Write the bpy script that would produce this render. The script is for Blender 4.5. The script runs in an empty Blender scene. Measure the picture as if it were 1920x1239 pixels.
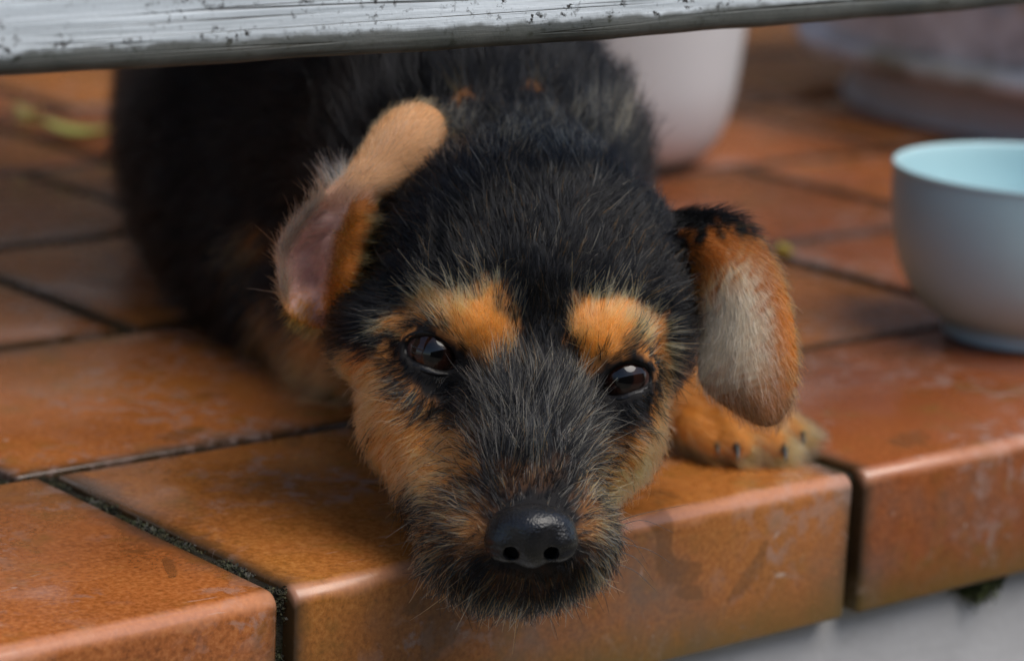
import bpy, math, random
import numpy as np
from mathutils import Matrix, Vector

# ------------------------------------------------------------------ camera, light, exposure
scene = bpy.context.scene
C = scene.collection
rng = np.random.default_rng(7)
random.seed(7)

F = 5508.0                      # focal length in photograph pixels (1920 wide)
def _d(px, py):
    return np.array([px - 960.0, -(py - 619.5), -F])
_X = _d(7800, -390); _X /= np.linalg.norm(_X)
_Y = _d(-3702, -908); _Y -= _X * (_X @ _Y); _Y /= np.linalg.norm(_Y)
M = np.stack([_X, _Y, np.cross(_X, _Y)])      # camera axes -> world axes (X along the step edge, Y into the terrace)
SC = 1.064                      # size of the setting (a nosing tile is 21.5 cm long)
CAM = np.array([0.0, -0.5683, 0.235]) * SC
cam = bpy.data.objects.new('camera', bpy.data.cameras.new('camera'))
C.objects.link(cam); scene.camera = cam
mw = Matrix.Identity(4)
for i in range(3):
    for j in range(3):
        mw[i][j] = M[i, j]
    mw[i][3] = CAM[i]
cam.matrix_world = mw
cam.data.sensor_width = 36.0; cam.data.sensor_fit = 'HORIZONTAL'
cam.data.lens = F / 1920 * 36.0
cam.data.clip_start = 0.02; cam.data.clip_end = 500
cam.data.dof.use_dof = True
cam.data.dof.focus_distance = 0.784
cam.data.dof.aperture_fstop = 9.5
cam.data.dof.aperture_blades = 9

SUN_DIR = np.array([0.25, -0.75, 1.32])      # towards the sun
SUN_DIR /= np.linalg.norm(SUN_DIR)
elev = math.asin(SUN_DIR[2]); azim = math.atan2(SUN_DIR[0], SUN_DIR[1])
world = bpy.data.worlds.new('World'); scene.world = world; world.use_nodes = True
wn = world.node_tree.nodes; wl = world.node_tree.links
sky = wn.new('ShaderNodeTexSky'); sky.sky_type = 'NISHITA'; sky.sun_disc = False
sky.sun_elevation = elev; sky.sun_rotation = azim
sky.air_density = 1.0; sky.dust_density = 1.5; sky.ozone_density = 1.0
wl.new(sky.outputs[0], wn['Background'].inputs['Color'])
wn['Background'].inputs['Strength'].default_value = 0.085
sl = bpy.data.lights.new('sun', 'SUN'); sl.energy = 1.6; sl.angle = math.radians(45); sl.color = (1.0, 0.95, 0.88)
so = bpy.data.objects.new('sun', sl); C.objects.link(so)
so.rotation_euler = Vector(SUN_DIR).to_track_quat('Z', 'Y').to_euler()
scene.view_settings.view_transform = 'Standard'; scene.view_settings.look = 'None'
scene.view_settings.exposure = 0.95; scene.view_settings.gamma = 1.0
scene.view_settings.use_curve_mapping = False
scene.cycles.use_denoising = True
scene.cycles.max_bounces = 7; scene.cycles.transparent_max_bounces = 8
scene.cycles.sample_clamp_indirect = 6.0

# ------------------------------------------------------------------ helpers
def P(px, py, w=0.0):
    """A point in the camera's axes in cm; w = cm in front of the plane 80 cm away (where the eyes are)."""
    Z = 80.0 - w
    return np.array([(px - 960.0) / F * Z, -(py - 619.5) / F * Z, -Z])
def to_world(p):
    return CAM + (np.asarray(p) / 100.0) @ M.T
def to_cam(q):
    return ((np.asarray(q) - CAM) @ M) * 100.0
def ground(px, py, z=0.0):
    r = M @ _d(px, py); t = (z - CAM[2]) / r[2]
    return CAM + r * t

def tag(o, label=None, cat=None, group=None, kind=None):
    if label: o['label'] = label
    if cat: o['category'] = cat
    if group: o['group'] = group
    if kind: o['kind'] = kind
    return o
def empty(name, loc):
    o = bpy.data.objects.new(name, None); C.objects.link(o); o.location = Vector(loc); o.empty_display_size = 0.02
    return o
def mesh_obj(name, verts, faces, mat, parent=None, smooth=True, base=None):
    v = np.asarray(verts, dtype=np.float64)
    if base is not None: v = v - np.asarray(base)
    me = bpy.data.meshes.new(name)
    if isinstance(faces, np.ndarray) and faces.ndim == 2:
        n, k = faces.shape
        me.vertices.add(len(v)); me.vertices.foreach_set('co', v.astype(np.float32).ravel())
        me.loops.add(n * k); me.loops.foreach_set('vertex_index', faces.astype(np.int32).ravel())
        me.polygons.add(n); me.polygons.foreach_set('loop_start', np.arange(0, n * k, k, dtype=np.int32))
        me.update(calc_edges=True)
    else:
        me.from_pydata([tuple(a) for a in v], [], [tuple(int(i) for i in f) for f in faces])
    if smooth: me.polygons.foreach_set('use_smooth', [True] * len(me.polygons))
    me.validate(); me.update()
    if mat: me.materials.append(mat)
    o = bpy.data.objects.new(name, me); C.objects.link(o)
    if parent is not None: o.parent = parent
    return o

class NT:
    """Small wrapper for building a material."""
    def __init__(s, name):
        s.m = bpy.data.materials.new(name); s.m.use_nodes = True
        s.n = s.m.node_tree.nodes; s.l = s.m.node_tree.links
        s.b = s.n['Principled BSDF']; s.out = s.n['Material Output']
        s.tc = s.n.new('ShaderNodeTexCoord')
    def new(s, t, **kw):
        o = s.n.new(t)
        for k, v in kw.items(): setattr(o, k, v)
        return o
    def link(s, a, b): s.l.new(a, b)
    def mapping(s, scale, src='Object', loc=(0, 0, 0)):
        m = s.new('ShaderNodeMapping'); m.inputs['Scale'].default_value = scale; m.inputs['Location'].default_value = loc
        s.link(s.tc.outputs[src], m.inputs[0]); return m.outputs[0]
    def noise(s, vec, scale, detail=4, rough=0.55, dist=0.0):
        n = s.new('ShaderNodeTexNoise'); n.inputs['Scale'].default_value = scale; n.inputs['Detail'].default_value = detail
        n.inputs['Roughness'].default_value = rough; n.inputs['Distortion'].default_value = dist
        if vec is not None: s.link(vec, n.inputs['Vector'])
        return n.outputs['Fac']
    def ramp(s, fac, stops):
        r = s.new('ShaderNodeValToRGB'); e = r.color_ramp.elements
        while len(e) < len(stops): e.new(0.5)
        for k, (p, c) in enumerate(stops):
            e[k].position = p
            e[k].color = (c, c, c, 1) if isinstance(c, (int, float)) else (*c, 1)
        s.link(fac, r.inputs[0]); return r.outputs[0]
    def mix(s, fac, a, b, mode='MIX'):
        m = s.new('ShaderNodeMix', data_type='RGBA', blend_type=mode)
        for sock, v in ((m.inputs[0], fac), (m.inputs[6], a), (m.inputs[7], b)):
            if hasattr(v, 'node'): s.link(v, sock)
            elif isinstance(v, (int, float)): sock.default_value = v
            else: sock.default_value = (*v, 1)
        return m.outputs[2]
    def math(s, op, a, b=0.0):
        m = s.new('ShaderNodeMath', operation=op)
        for sock, v in zip(m.inputs, (a, b)):
            if hasattr(v, 'node'): s.link(v, sock)
            else: sock.default_value = v
        return m.outputs[0]
    def bump(s, h, strength, dist=0.001, prev=None):
        b = s.new('ShaderNodeBump'); b.inputs['Strength'].default_value = strength; b.inputs['Distance'].default_value = dist
        s.link(h, b.inputs['Height'])
        if prev: s.link(prev, b.inputs['Normal'])
        s.link(b.outputs[0], s.b.inputs['Normal']); return b.outputs[0]
    def set(s, k, v):
        if hasattr(v, 'node'): s.link(v, s.b.inputs[k])
        else: s.b.inputs[k].default_value = (*v, 1) if isinstance(v, tuple) and len(v) == 3 else v

# ------------------------------------------------------------------ materials of the setting
def tile_material(sz, deep):
    """Glazed quarry tile; sz = half sizes of the tile, so that lime stains follow its rim."""
    t = NT('glazed_terracotta' + deep)
    oi = t.new('ShaderNodeObjectInfo')
    vec = t.new('ShaderNodeVectorMath', operation='ADD'); t.link(t.tc.outputs['Object'], vec.inputs[0])
    sc = t.new('ShaderNodeVectorMath', operation='SCALE'); sc.inputs[3].default_value = 7.0
    cb = t.new('ShaderNodeCombineXYZ')
    for k in range(3): t.link(oi.outputs['Random'], cb.inputs[k])
    t.link(cb.outputs[0], sc.inputs[0]); t.link(sc.outputs[0], vec.inputs[1]); v = vec.outputs[0]
    big = t.noise(v, 14, 4, 0.6); fine = t.noise(v, 620, 3, 0.65); mid = t.noise(v, 70, 5, 0.6)
    c1 = t.ramp(big, [(0.30, (0.19, 0.050, 0.016)), (0.52, (0.42, 0.118, 0.028)), (0.72, (0.33, 0.12, 0.024))])
    c2 = t.ramp(fine, [(0.30, (0.15, 0.045, 0.012)), (0.50, (0.41, 0.118, 0.030)), (0.72, (0.62, 0.23, 0.08))])
    col = t.mix(0.55, c1, c2)
    # per tile tone
    tone = t.ramp(oi.outputs['Random'], [(0.0, (0.66, 0.58, 0.50)), (0.5, (1, 1, 1)), (1.0, (0.88, 1.06, 0.80))])
    col = t.mix(1.0, col, tone, 'MULTIPLY')
    # olive-brown weathering blotches
    bl = t.ramp(mid, [(0.55, 0.0), (0.72, 0.6)])
    col = t.mix(bl, col, (0.22, 0.105, 0.018))
    # grey lime bloom and grime along the rim
    sep = t.new('ShaderNodeSeparateXYZ'); t.link(t.tc.outputs['Object'], sep.inputs[0])
    ax = t.math('SUBTRACT', sz[0], t.math('ABSOLUTE', sep.outputs[0])); ay = t.math('SUBTRACT', sz[1], t.math('ABSOLUTE', sep.outputs[1]))
    ed = t.math('MINIMUM', ax, ay if not deep else t.math('ADD', ay, 0.006))
    warp = t.math('MULTIPLY', t.math('SUBTRACT', t.noise(v, 55, 5, 0.65), 0.5), 0.030)
    edn = t.math('ADD', ed, warp)
    lime = t.ramp(edn, [(0.0, 0.85), (0.006, 0.55), (0.013, 0.0)])
    lime = t.math('MULTIPLY', lime, t.ramp(t.noise(v, 16, 3), [(0.50, 0.0), (0.64, 0.85)]))
    col = t.mix(lime, col, (0.15, 0.125, 0.108))
    grime = t.ramp(t.math('ADD', ed, t.math('MULTIPLY', warp, 0.12)), [(0.0, 0.95), (0.0020, 0.85), (0.0050, 0.0)])
    col = t.mix(grime, col, (0.05, 0.028, 0.012))
    # dull mottled film of lime and dried water
    fm = t.math('MULTIPLY', t.ramp(t.noise(v, 130, 5, 0.7, 0.4), [(0.50, 0.0), (0.60, 0.65)]), t.ramp(t.noise(v, 17, 3), [(0.46, 0.0), (0.60, 1.0)]))
    col = t.mix(fm, col, (0.30, 0.20, 0.165))
    # bottom rim of the nosing is stained
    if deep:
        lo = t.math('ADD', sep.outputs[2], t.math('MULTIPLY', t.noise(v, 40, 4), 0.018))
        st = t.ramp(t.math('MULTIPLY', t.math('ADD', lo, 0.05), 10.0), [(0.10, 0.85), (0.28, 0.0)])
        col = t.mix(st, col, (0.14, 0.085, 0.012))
        # sky highlight of the rounded front edge, painted into the colour as a pale band
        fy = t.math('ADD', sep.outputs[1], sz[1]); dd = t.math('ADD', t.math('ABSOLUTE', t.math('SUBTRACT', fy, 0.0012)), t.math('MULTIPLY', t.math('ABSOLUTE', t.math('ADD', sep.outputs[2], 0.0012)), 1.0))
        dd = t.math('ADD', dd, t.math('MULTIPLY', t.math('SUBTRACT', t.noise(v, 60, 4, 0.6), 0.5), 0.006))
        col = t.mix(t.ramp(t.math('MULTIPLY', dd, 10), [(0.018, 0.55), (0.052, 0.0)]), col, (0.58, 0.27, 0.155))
    # thin pale scratches and dried splashes
    scr = t.noise(t.mapping((40, 400, 40)), 1.0, 3, 0.6, 1.5); scr = t.math('MULTIPLY', t.ramp(scr, [(0.66, 0.0), (0.70, 0.7)]), t.ramp(t.noise(v, 26, 2), [(0.52, 0.0), (0.6, 1.0)]))
    col = t.mix(scr, col, (0.45, 0.34, 0.28))
    blob = t.math('MULTIPLY', t.ramp(t.noise(v, 38, 2, 0.4, 0.8), [(0.66, 0.0), (0.69, 0.45)]), 1.0)
    col = t.mix(blob, col, (0.10, 0.045, 0.016))
    # small pale chips / specks
    vo = t.new('ShaderNodeTexVoronoi'); vo.inputs['Scale'].default_value = 110; t.link(v, vo.inputs['Vector'])
    sp = t.ramp(vo.outputs['Distance'], [(0.05, 1.0), (0.13, 0.0)])
    sp = t.math('MULTIPLY', sp, t.ramp(t.noise(v, 30, 2), [(0.60, 0.0), (0.66, 0.9)]))
    col = t.mix(sp, col, (0.50, 0.42, 0.35))
    t.set('Base Color', col)
    wet = t.noise(v, 22, 5, 0.6, 0.6)
    t.set('Roughness', t.math('ADD', t.ramp(wet, [(0.40, 0.08), (0.60, 0.32)]), t.math('MULTIPLY', fm, 0.25)))
    t.set('IOR', 1.5)
    hb = t.mix(0.35, t.noise(v, 160, 4), fine)
    b1 = t.bump(t.noise(v, 9, 2), 0.35, 0.0022)
    t.bump(hb, 0.22, 0.0003, b1)
    return t.m

def grout_material():
    t = NT('mossy_grout'); v = t.tc.outputs['Object']
    n = t.noise(v, 60, 5, 0.7); f = t.noise(v, 400, 3)
    col = t.ramp(n, [(0.36, (0.012, 0.009, 0.007)), (0.48, (0.028, 0.024, 0.018)), (0.56, (0.024, 0.026, 0.008)), (0.70, (0.070, 0.060, 0.048))])
    t.set('Base Color', t.mix(t.ramp(f, [(0.4, 0.0), (0.7, 0.5)]), col, (0.02, 0.02, 0.012)))
    t.set('Roughness', 1.0); t.set('Specular IOR Level', 0.1); t.bump(f, 1.0, 0.002)
    return t.m

def plinth_material():
    t = NT('white_painted_render'); v = t.tc.outputs['Object']
    n = t.noise(v, 12, 5, 0.6); f = t.noise(v, 120, 4)
    col = t.ramp(n, [(0.3, (0.34, 0.335, 0.335)), (0.6, (0.45, 0.445, 0.445))])
    col = t.mix(t.ramp(t.noise(v, 45, 6, 0.7), [(0.60, 0.0), (0.78, 0.5)]), col, (0.20, 0.19, 0.17))
    t.set('Base Color', col); t.set('Roughness', 0.7); t.bump(f, 0.35, 0.002)
    return t.m

def board_material():
    t = NT('weathered_white_paint'); v0 = t.tc.outputs['Object']
    g = t.mapping((2.4, 60, 60)); g2 = t.mapping((9, 240, 240)); sp = t.mapping((420, 560, 560))
    grain = t.noise(g, 1.0, 3, 0.5, 0.35); fineg = t.noise(g2, 1.0, 4, 0.6); speck = t.noise(sp, 1.0, 3, 0.6)
    cn = t.noise(t.mapping((1.2, 30, 130)), 1.0, 2, 0.5, 0.15)
    fr = t.math('FRACT', t.math('MULTIPLY', cn, 9.0))
    lines = t.ramp(t.math('ABSOLUTE', t.math('SUBTRACT', fr, 0.5)), [(0.0, 1.0), (0.035, 0.6), (0.075, 0.0)])
    lines = t.math('MULTIPLY', lines, t.ramp(t.noise(t.mapping((16, 50, 50)), 1.0, 3), [(0.38, 0.10), (0.62, 0.95)]))
    col = t.ramp(grain, [(0.3, (0.58, 0.64, 0.68)), (0.65, (0.76, 0.82, 0.85))])
    col = t.mix(t.ramp(fineg, [(0.42, 0.0), (0.66, 0.75)]), col, (0.33, 0.37, 0.39))
    col = t.mix(lines, col, (0.05, 0.05, 0.048))
    spk = t.math('MULTIPLY', t.ramp(speck, [(0.52, 0.0), (0.60, 1.0)]), t.ramp(t.noise(v0, 120, 4, 0.6), [(0.50, 0.0), (0.62, 1.0)]))
    col = t.mix(spk, col, (0.030, 0.028, 0.026))
    sep = t.new('ShaderNodeSeparateXYZ'); t.link(v0, sep.inputs[0])
    low = t.math('ADD', sep.outputs[2], t.math('MULTIPLY', t.math('SUBTRACT', t.noise(t.mapping((60, 90, 90)), 1.0, 4), 0.5), 0.006))
    dirt = t.ramp(t.math('MULTIPLY', low, 10), [(0.015, 0.95), (0.042, 0.88), (0.056, 0.0)])
    mossy = t.ramp(t.noise(v0, 30, 4), [(0.36, (0.095, 0.095, 0.08)), (0.52, (0.05, 0.052, 0.038)), (0.64, (0.014, 0.017, 0.009))])
    col = t.mix(dirt, col, mossy)
    t.set('Base Color', col); t.set('Roughness', 0.62)
    hh = t.math('SUBTRACT', t.math('MULTIPLY', fineg, 0.6), t.math('MULTIPLY', lines, 0.9))
    b = t.bump(hh, 0.7, 0.0012); t.bump(t.noise(v0, 700, 2), 0.25, 0.0004, b)
    return t.m

def simple(name, col, rough=0.5, var=0.15, scale=20, bump=0.0, bscale=80, spec=0.5):
    t = NT(name); v = t.tc.outputs['Object']
    n = t.noise(v, scale, 4)
    lo = tuple(c * (1 - var) for c in col); hi = tuple(min(1, c * (1 + var)) for c in col)
    t.set('Base Color', t.ramp(n, [(0.3, lo), (0.7, hi)])); t.set('Roughness', rough); t.set('Specular IOR Level', spec)
    if bump: t.bump(t.noise(v, bscale, 4), bump, 0.001)
    return t.m

# ------------------------------------------------------------------ terrace: tiles, grout, plinth, garden ground
GAP = 0.0056
def bevel_box(sx, sy, z0, z1, r, seg=3, wob=0.0, front_r=None):
    """A box with rounded edges, centred in x and y."""
    import bmesh
    bm = bmesh.new()
    vs = [bm.verts.new((x, y, z)) for x in (-sx, sx) for y in (-sy, sy) for z in (z0, z1)]
    for f in ((0, 1, 3, 2), (4, 6, 7, 5), (0, 4, 5, 1), (2, 3, 7, 6), (0, 2, 6, 4), (1, 5, 7, 3)):
        bm.faces.new([vs[i] for i in f])
    bm.normal_update()
    if front_r:
        e = [e for e in bm.edges if all(abs(v.co.y + sy) < 1e-6 and abs(v.co.z - z1) < 1e-6 for v in e.verts)]
        bmesh.ops.bevel(bm, geom=e, offset=front_r, segments=6, profile=0.5, affect='EDGES')
        ee = [e for e in bm.edges if len(e.link_faces) == 2 and e.calc_face_angle(0) > 0.6]
        bmesh.ops.bevel(bm, geom=ee, offset=r, segments=2, profile=0.5, affect='EDGES', clamp_overlap=True)
    else:
        bmesh.ops.bevel(bm, geom=list(bm.edges), offset=r, segments=seg, profile=0.5, affect='EDGES')
    me = bpy.data.meshes.new('piece'); bm.to_mesh(me); bm.free()
    me.polygons.foreach_set('use_smooth', [True] * len(me.polygons))
    return me

ROWS = [(a * SC, b * SC) for a, b in ((0.0, 0.117), (0.117, 0.250), (0.250, 0.385), (0.385, 0.515))]
while ROWS[-1][1] < 1.75: ROWS.append((ROWS[-1][1], ROWS[-1][1] + 0.132 * SC))
OFFS = [a * SC for a in (0.4045, 0.394, 0.517, 0.628)]
PITCH = 0.2035 * SC
floor = empty('terrace_floor', (0.5, 0.5, 0)); tag(floor, kind='structure')
floor['label'] = 'terrace paved with glossy wet brown-orange quarry tiles'
gm_ = grout_material()
gr = bevel_box(1.25, 0.90, -0.045, -0.0024, 0.001, 1)
gr.materials.append(gm_)
go = bpy.data.objects.new('grout', gr); C.objects.link(go); go.parent = floor; go.location = (0.35, 0.4045, 0)
mats = {}
meshes = {}
for ri, (y0, y1) in enumerate(ROWS):
    off = OFFS[ri] if ri < 4 else OFFS[ri % 4] + 0.07 * (ri % 3)
    k0 = -4 if ri == 0 else -2
    for k in range(k0, 8):
        x0 = off + k * PITCH; x1 = x0 + PITCH
        if x1 < -0.2 or x0 > 2.05: continue
        if ri > 3 and x1 < 0.35: continue
        sx = (PITCH - GAP) / 2; sy = (y1 - y0 - GAP) / 2
        key = (round(sy, 4), ri == 0)
        if key not in meshes:
            sy_ = sy + (GAP / 2 if ri == 0 else 0)
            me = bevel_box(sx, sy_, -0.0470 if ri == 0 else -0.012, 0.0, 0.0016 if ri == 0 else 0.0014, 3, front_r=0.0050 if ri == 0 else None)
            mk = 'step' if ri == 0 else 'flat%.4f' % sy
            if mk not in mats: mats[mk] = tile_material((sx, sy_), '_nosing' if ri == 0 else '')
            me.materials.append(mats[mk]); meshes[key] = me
        o = bpy.data.objects.new('tile', meshes[key]); C.objects.link(o); o.parent = floor
        yc = (y0 + y1) / 2 - (GAP / 4 * 0 if ri else GAP / 4)
        o.location = ((x0 + x1) / 2 - 0.5, yc - 0.5, rng.normal(0, 0.0002))
        o.rotation_euler = (rng.normal(0, 0.0016), rng.normal(0, 0.0016), rng.normal(0, 0.0025) if ri else 0)

pv = [(-3, 0.0075, -0.60), (3.5, 0.0075, -0.60), (3.5, 0.0075, -0.0473), (-3, 0.0075, -0.0473), (-3, 2.2, -0.60), (3.5, 2.2, -0.60), (3.5, 2.2, -0.0473), (-3, 2.2, -0.0473)]
pl = mesh_obj('plinth_wall', pv, [(0, 1, 2, 3), (1, 5, 6, 2), (5, 4, 7, 6), (4, 0, 3, 7), (3, 2, 6, 7), (0, 4, 5, 1)], plinth_material(), smooth=False)
tag(pl, 'white painted plinth below the tiled step edge', kind='structure')
gnd = mesh_obj('ground', [(-60, -60, -0.55), (60, -60, -0.55), (60, 60, -0.55), (-60, 60, -0.55)], [(0, 1, 2, 3)],
               simple('garden_ground', (0.16, 0.15, 0.12), 0.9, 0.3, 1.5), smooth=False)
tag(gnd, 'garden ground below the terrace', kind='structure')
wv_ = [(-3, 2.0, -0.5), (3.5, 2.0, -0.5), (3.5, 2.0, 2.6), (-3, 2.0, 2.6), (-3, 2.25, -0.5), (3.5, 2.25, -0.5), (3.5, 2.25, 2.6), (-3, 2.25, 2.6)]  # unseen wall, added so the glossy tiles reflect something dark instead of sky
hw = mesh_obj('reflection_wall', wv_, [(0, 1, 2, 3), (1, 5, 6, 2), (5, 4, 7, 6), (4, 0, 3, 7), (3, 2, 6, 7), (0, 4, 5, 1)],
              simple('reflection_wall_brown', (0.095, 0.062, 0.042), 0.9, 0.2, 6), smooth=False)
tag(hw, 'added unseen wall behind the terrace, dark for the tile reflections', kind='structure')

gv = [(-6, -4.0, -0.55), (7, -4.0, -0.55), (7, -4.0, 1.9), (-6, -4.0, 1.9), (-6, -4.25, -0.55), (7, -4.25, -0.55), (7, -4.25, 1.9), (-6, -4.25, 1.9)]  # unseen wall added behind the camera to cut low sky glare and fill
gw = mesh_obj('sky_block_wall', gv, [(0, 1, 2, 3), (1, 5, 6, 2), (5, 4, 7, 6), (4, 0, 3, 7), (3, 2, 6, 7), (0, 4, 5, 1)],
              simple('sky_block_brick', (0.10, 0.085, 0.07), 0.9, 0.25, 4), smooth=False)
tag(gw, 'added unseen wall behind the camera, blocking the low sky', kind='structure')

# ------------------------------------------------------------------ bench whose front board crosses the top of the picture
BX0, BX1, BY = -0.10, 2.05, 0.0
bench = empty('wooden_bench', (BX0, BY, 0))
tag(bench, 'low bench with weathered white-painted front board and dark grain above the puppy', 'bench')
bm_ = board_material()
def board(name, x0, x1, y0, y1, z0, z1, r, parent, nx=90, sag=0.0, rough=0.0):
    """A long board: rounded section swept along x with a slight sag and an uneven lower edge."""
    sec = []
    for cx_, cz_, a0 in ((y1 - r, z1 - r, 0), (y0 + r, z1 - r, 90), (y0 + r, z0 + r, 180), (y1 - r, z0 + r, 270)):
        for s in range(4):
            a = math.radians(a0 + s * 30); sec.append((cx_ + r * math.cos(a), cz_ + r * math.sin(a)))
    n = len(sec); vs = []; fs = []
    ph = rng.uniform(0, 6, 6)
    for i in range(nx + 1):
        x = x0 + (x1 - x0) * i / nx; s = -sag * (1 - ((x - 0.52) / 0.22) ** 2) if sag else 0
        for (yy, zz) in sec:
            e = rough * (math.sin(x * 93 + ph[0]) + math.sin(x * 41 + ph[1]) + 0.6 * math.sin(x * 211 + ph[2])) * (1 if zz < (z0 + z1) / 2 else 0.3)
            vs.append((x, yy, zz + max(s, -sag) + e))
    for i in range(nx):
        for j in range(n):
            a = i * n + j; b = i * n + (j + 1) % n
            fs.append((a, b, b + n, a + n))
    fs.append(tuple(range(n))[::-1]); fs.append(tuple(nx * n + j for j in range(n)))
    v = np.array(vs); o = mesh_obj(name, v - np.array([x0, y0, z0]), fs, bm_, parent)
    o.location = Vector((x0, y0, z0)) - bench.location
    return o
board('front_board', BX0, BX1, BY, BY + 0.022, 0.1425, 0.168, 0.0044, bench, 300, 0.0022, 0.00014)
for k in range(6):
    board('shade_slat', 0.40, BX1 + 0.01 if k < 1 else 0.80, BY + 0.130 + k * 0.092, BY + 0.212 + k * 0.092, 0.2365, 0.2585, 0.004, bench, 40)  # unseen slats, added and cut to length to shade the body and rear floor
for lx in (BX0 + 0.01, BX1 - 0.05):
    for ly in (BY + 0.0225, BY + 0.728):
        me = bevel_box(0.020, 0.020, 0.0, 0.236, 0.003, 2); me.materials.append(bm_)
        o = bpy.data.objects.new('leg', me); C.objects.link(o); o.parent = bench
        o.location = Vector((lx + 0.02, ly + 0.0205, 0.0005)) - bench.location
for lx in (BX0 + 0.012, 0.42, 0.73, BX1 - 0.058):
    me = bevel_box(0.011, 0.3315, 0.0, 0.05, 0.003, 2); me.materials.append(bm_)
    o = bpy.data.objects.new('side_rail', me); C.objects.link(o); o.parent = bench
    o.location = Vector((lx + 0.023, BY + 0.396, 0.1855)) - bench.location
board('back_rail', BX0, BX1, BY + 0.770, BY + 0.790, 0.170, 0.2355, 0.004, bench, 40)

# ------------------------------------------------------------------ lathe things: bowl, pot, stone planter
def lathe(name, prof, mat, parent, seg=96, closed=False, fn=None):
    n = len(prof); vs = []
    for i in range(seg):
        a = 2 * math.pi * i / seg
        for j, (r, z) in enumerate(prof):
            rr = r + (fn(a, z, j) if fn else 0)
            vs.append((rr * math.cos(a), rr * math.sin(a), z))
    fs = []
    for i in range(seg):
        i2 = (i + 1) % seg
        for j in range(n - 1):
            fs.append((i * n + j, i2 * n + j, i2 * n + j + 1, i * n + j + 1))
    return mesh_obj(name, vs, fs, mat, parent)

bp = ground(1925, 628)
bowl = empty('food_bowl', bp)
bowl.scale = (SC, SC, SC)
tag(bowl, 'pale blue plastic bowl standing on the tiles at the right', 'bowl')
def spline_profile(pts, n=10):
    pts = np.array(pts, float); out = []
    for i in range(len(pts) - 1):
        p0 = pts[max(i - 1, 0)]; p1 = pts[i]; p2 = pts[i + 1]; p3 = pts[min(i + 2, len(pts) - 1)]
        for t in np.linspace(0, 1, n, endpoint=False):
            out.append(0.5 * (2 * p1 + (p2 - p0) * t + (2 * p0 - 5 * p1 + 4 * p2 - p3) * t * t + (3 * p1 - p0 - 3 * p2 + p3) * t ** 3))
    out.append(pts[-1]); return [tuple(a) for a in out]
blue = simple('pale_blue_plastic', (0.50, 0.72, 0.76), 0.36, 0.06, 18, 0.06, 200)
outer = spline_profile([(0.0285, 0.0055), (0.0370, 0.0095), (0.0447, 0.0195), (0.0493, 0.033), (0.0510, 0.046), (0.0513, 0.0575), (0.0517, 0.0590), (0.0512, 0.0600), (0.0500, 0.0598), (0.0492, 0.0580), (0.0488, 0.045), (0.0462, 0.030), (0.038, 0.0160), (0.022, 0.0105), (0.0008, 0.0095)], 6)
lathe('bowl_body', outer, blue, bowl)
lathe('foot_ring', spline_profile([(0.0300, 0.0075), (0.0300, 0.0015), (0.0294, 0.0003), (0.0270, 0.0003), (0.0266, 0.0012), (0.0264, 0.0075)], 4), blue, bowl)

pp = ground(1128, 296)
pot = empty('plant_pot', pp)
pot.scale = (SC, SC, SC)
tag(pot, 'white tapered plant pot standing behind the puppy\'s neck', 'plant pot')
white = simple('white_ceramic', (0.76, 0.80, 0.82), 0.4, 0.05, 8)
lathe('pot_wall', spline_profile([(0.0005, 0.001), (0.034, 0.001), (0.045, 0.004), (0.053, 0.013), (0.0585, 0.030), (0.0615, 0.055), (0.066, 0.100), (0.0715, 0.150), (0.0735, 0.158), (0.0715, 0.162), (0.069, 0.158), (0.067, 0.130), (0.064, 0.128)], 5), white, pot, 64)
lathe('soil', [(0.0645, 0.134), (0.045, 0.137), (0.02, 0.136), (0.0004, 0.138)], simple('potting_soil', (0.03, 0.022, 0.015), 0.95, 0.4, 60, 0.8), pot, 48)

sp_ = ground(2215, 205)
planter = empty('stone_planter', sp_)
planter.scale = (SC, SC, SC)
tag(planter, 'large round grey stone planter with carved relief and mossy lower rim', 'planter')
def stone_mat(name, moss):
    t = NT(name); v = t.tc.outputs['Object']
    n = t.noise(v, 30, 5, 0.65); col = t.ramp(n, [(0.34, (0.22, 0.22, 0.21)), (0.5, (0.55, 0.58, 0.61)), (0.66, (0.76, 0.81, 0.84))])
    col = t.mix(t.ramp(t.noise(v, 12, 4), [(0.45, 0.0), (0.7, moss)]), col, (0.16, 0.13, 0.045))
    t.set('Base Color', col); t.set('Roughness', 0.85); t.bump(t.noise(v, 140, 4), 0.6, 0.002)
    return t.m
lathe('base', spline_profile([(0.0005, 0.0005), (0.168, 0.0005), (0.176, 0.002), (0.179, 0.007), (0.179, 0.018), (0.174, 0.0245), (0.150, 0.0255)], 4), simple('grey_concrete', (0.62, 0.67, 0.74), 0.8, 0.12, 15, 0.3), planter, 96)
lathe('rim', spline_profile([(0.150, 0.026), (0.200, 0.026), (0.2075, 0.029), (0.2085, 0.034), (0.205, 0.038), (0.198, 0.0395)], 4), stone_mat('mossy_stone', 0.75), planter, 96)
def relief(a, z, j):
    t = (z - 0.066) / 0.085
    if not 0 < t < 1: return 0.0
    e = min(1, 6 * t, 6 * (1 - t))
    return 0.015 * e * max(-0.45, math.sin(a * 22 + 2.2 * math.sin(t * 6.3)) * math.cos(t * 9.4 + 1.5 * math.sin(a * 11)) + 0.35 * math.sin(a * 44 + t * 19))
pr = [(0.198, 0.0385)] + [(0.199 + 0.018 * (k / 60) ** 1.2, 0.040 + 0.15 * k / 60) for k in range(61)] + [(0.224, 0.196), (0.226, 0.205), (0.222, 0.212), (0.205, 0.212), (0.198, 0.205), (0.19, 0.17), (0.001, 0.168)]
lathe('carved_wall', pr, stone_mat('carved_stone', 0.25), planter, 420, fn=relief)

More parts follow.
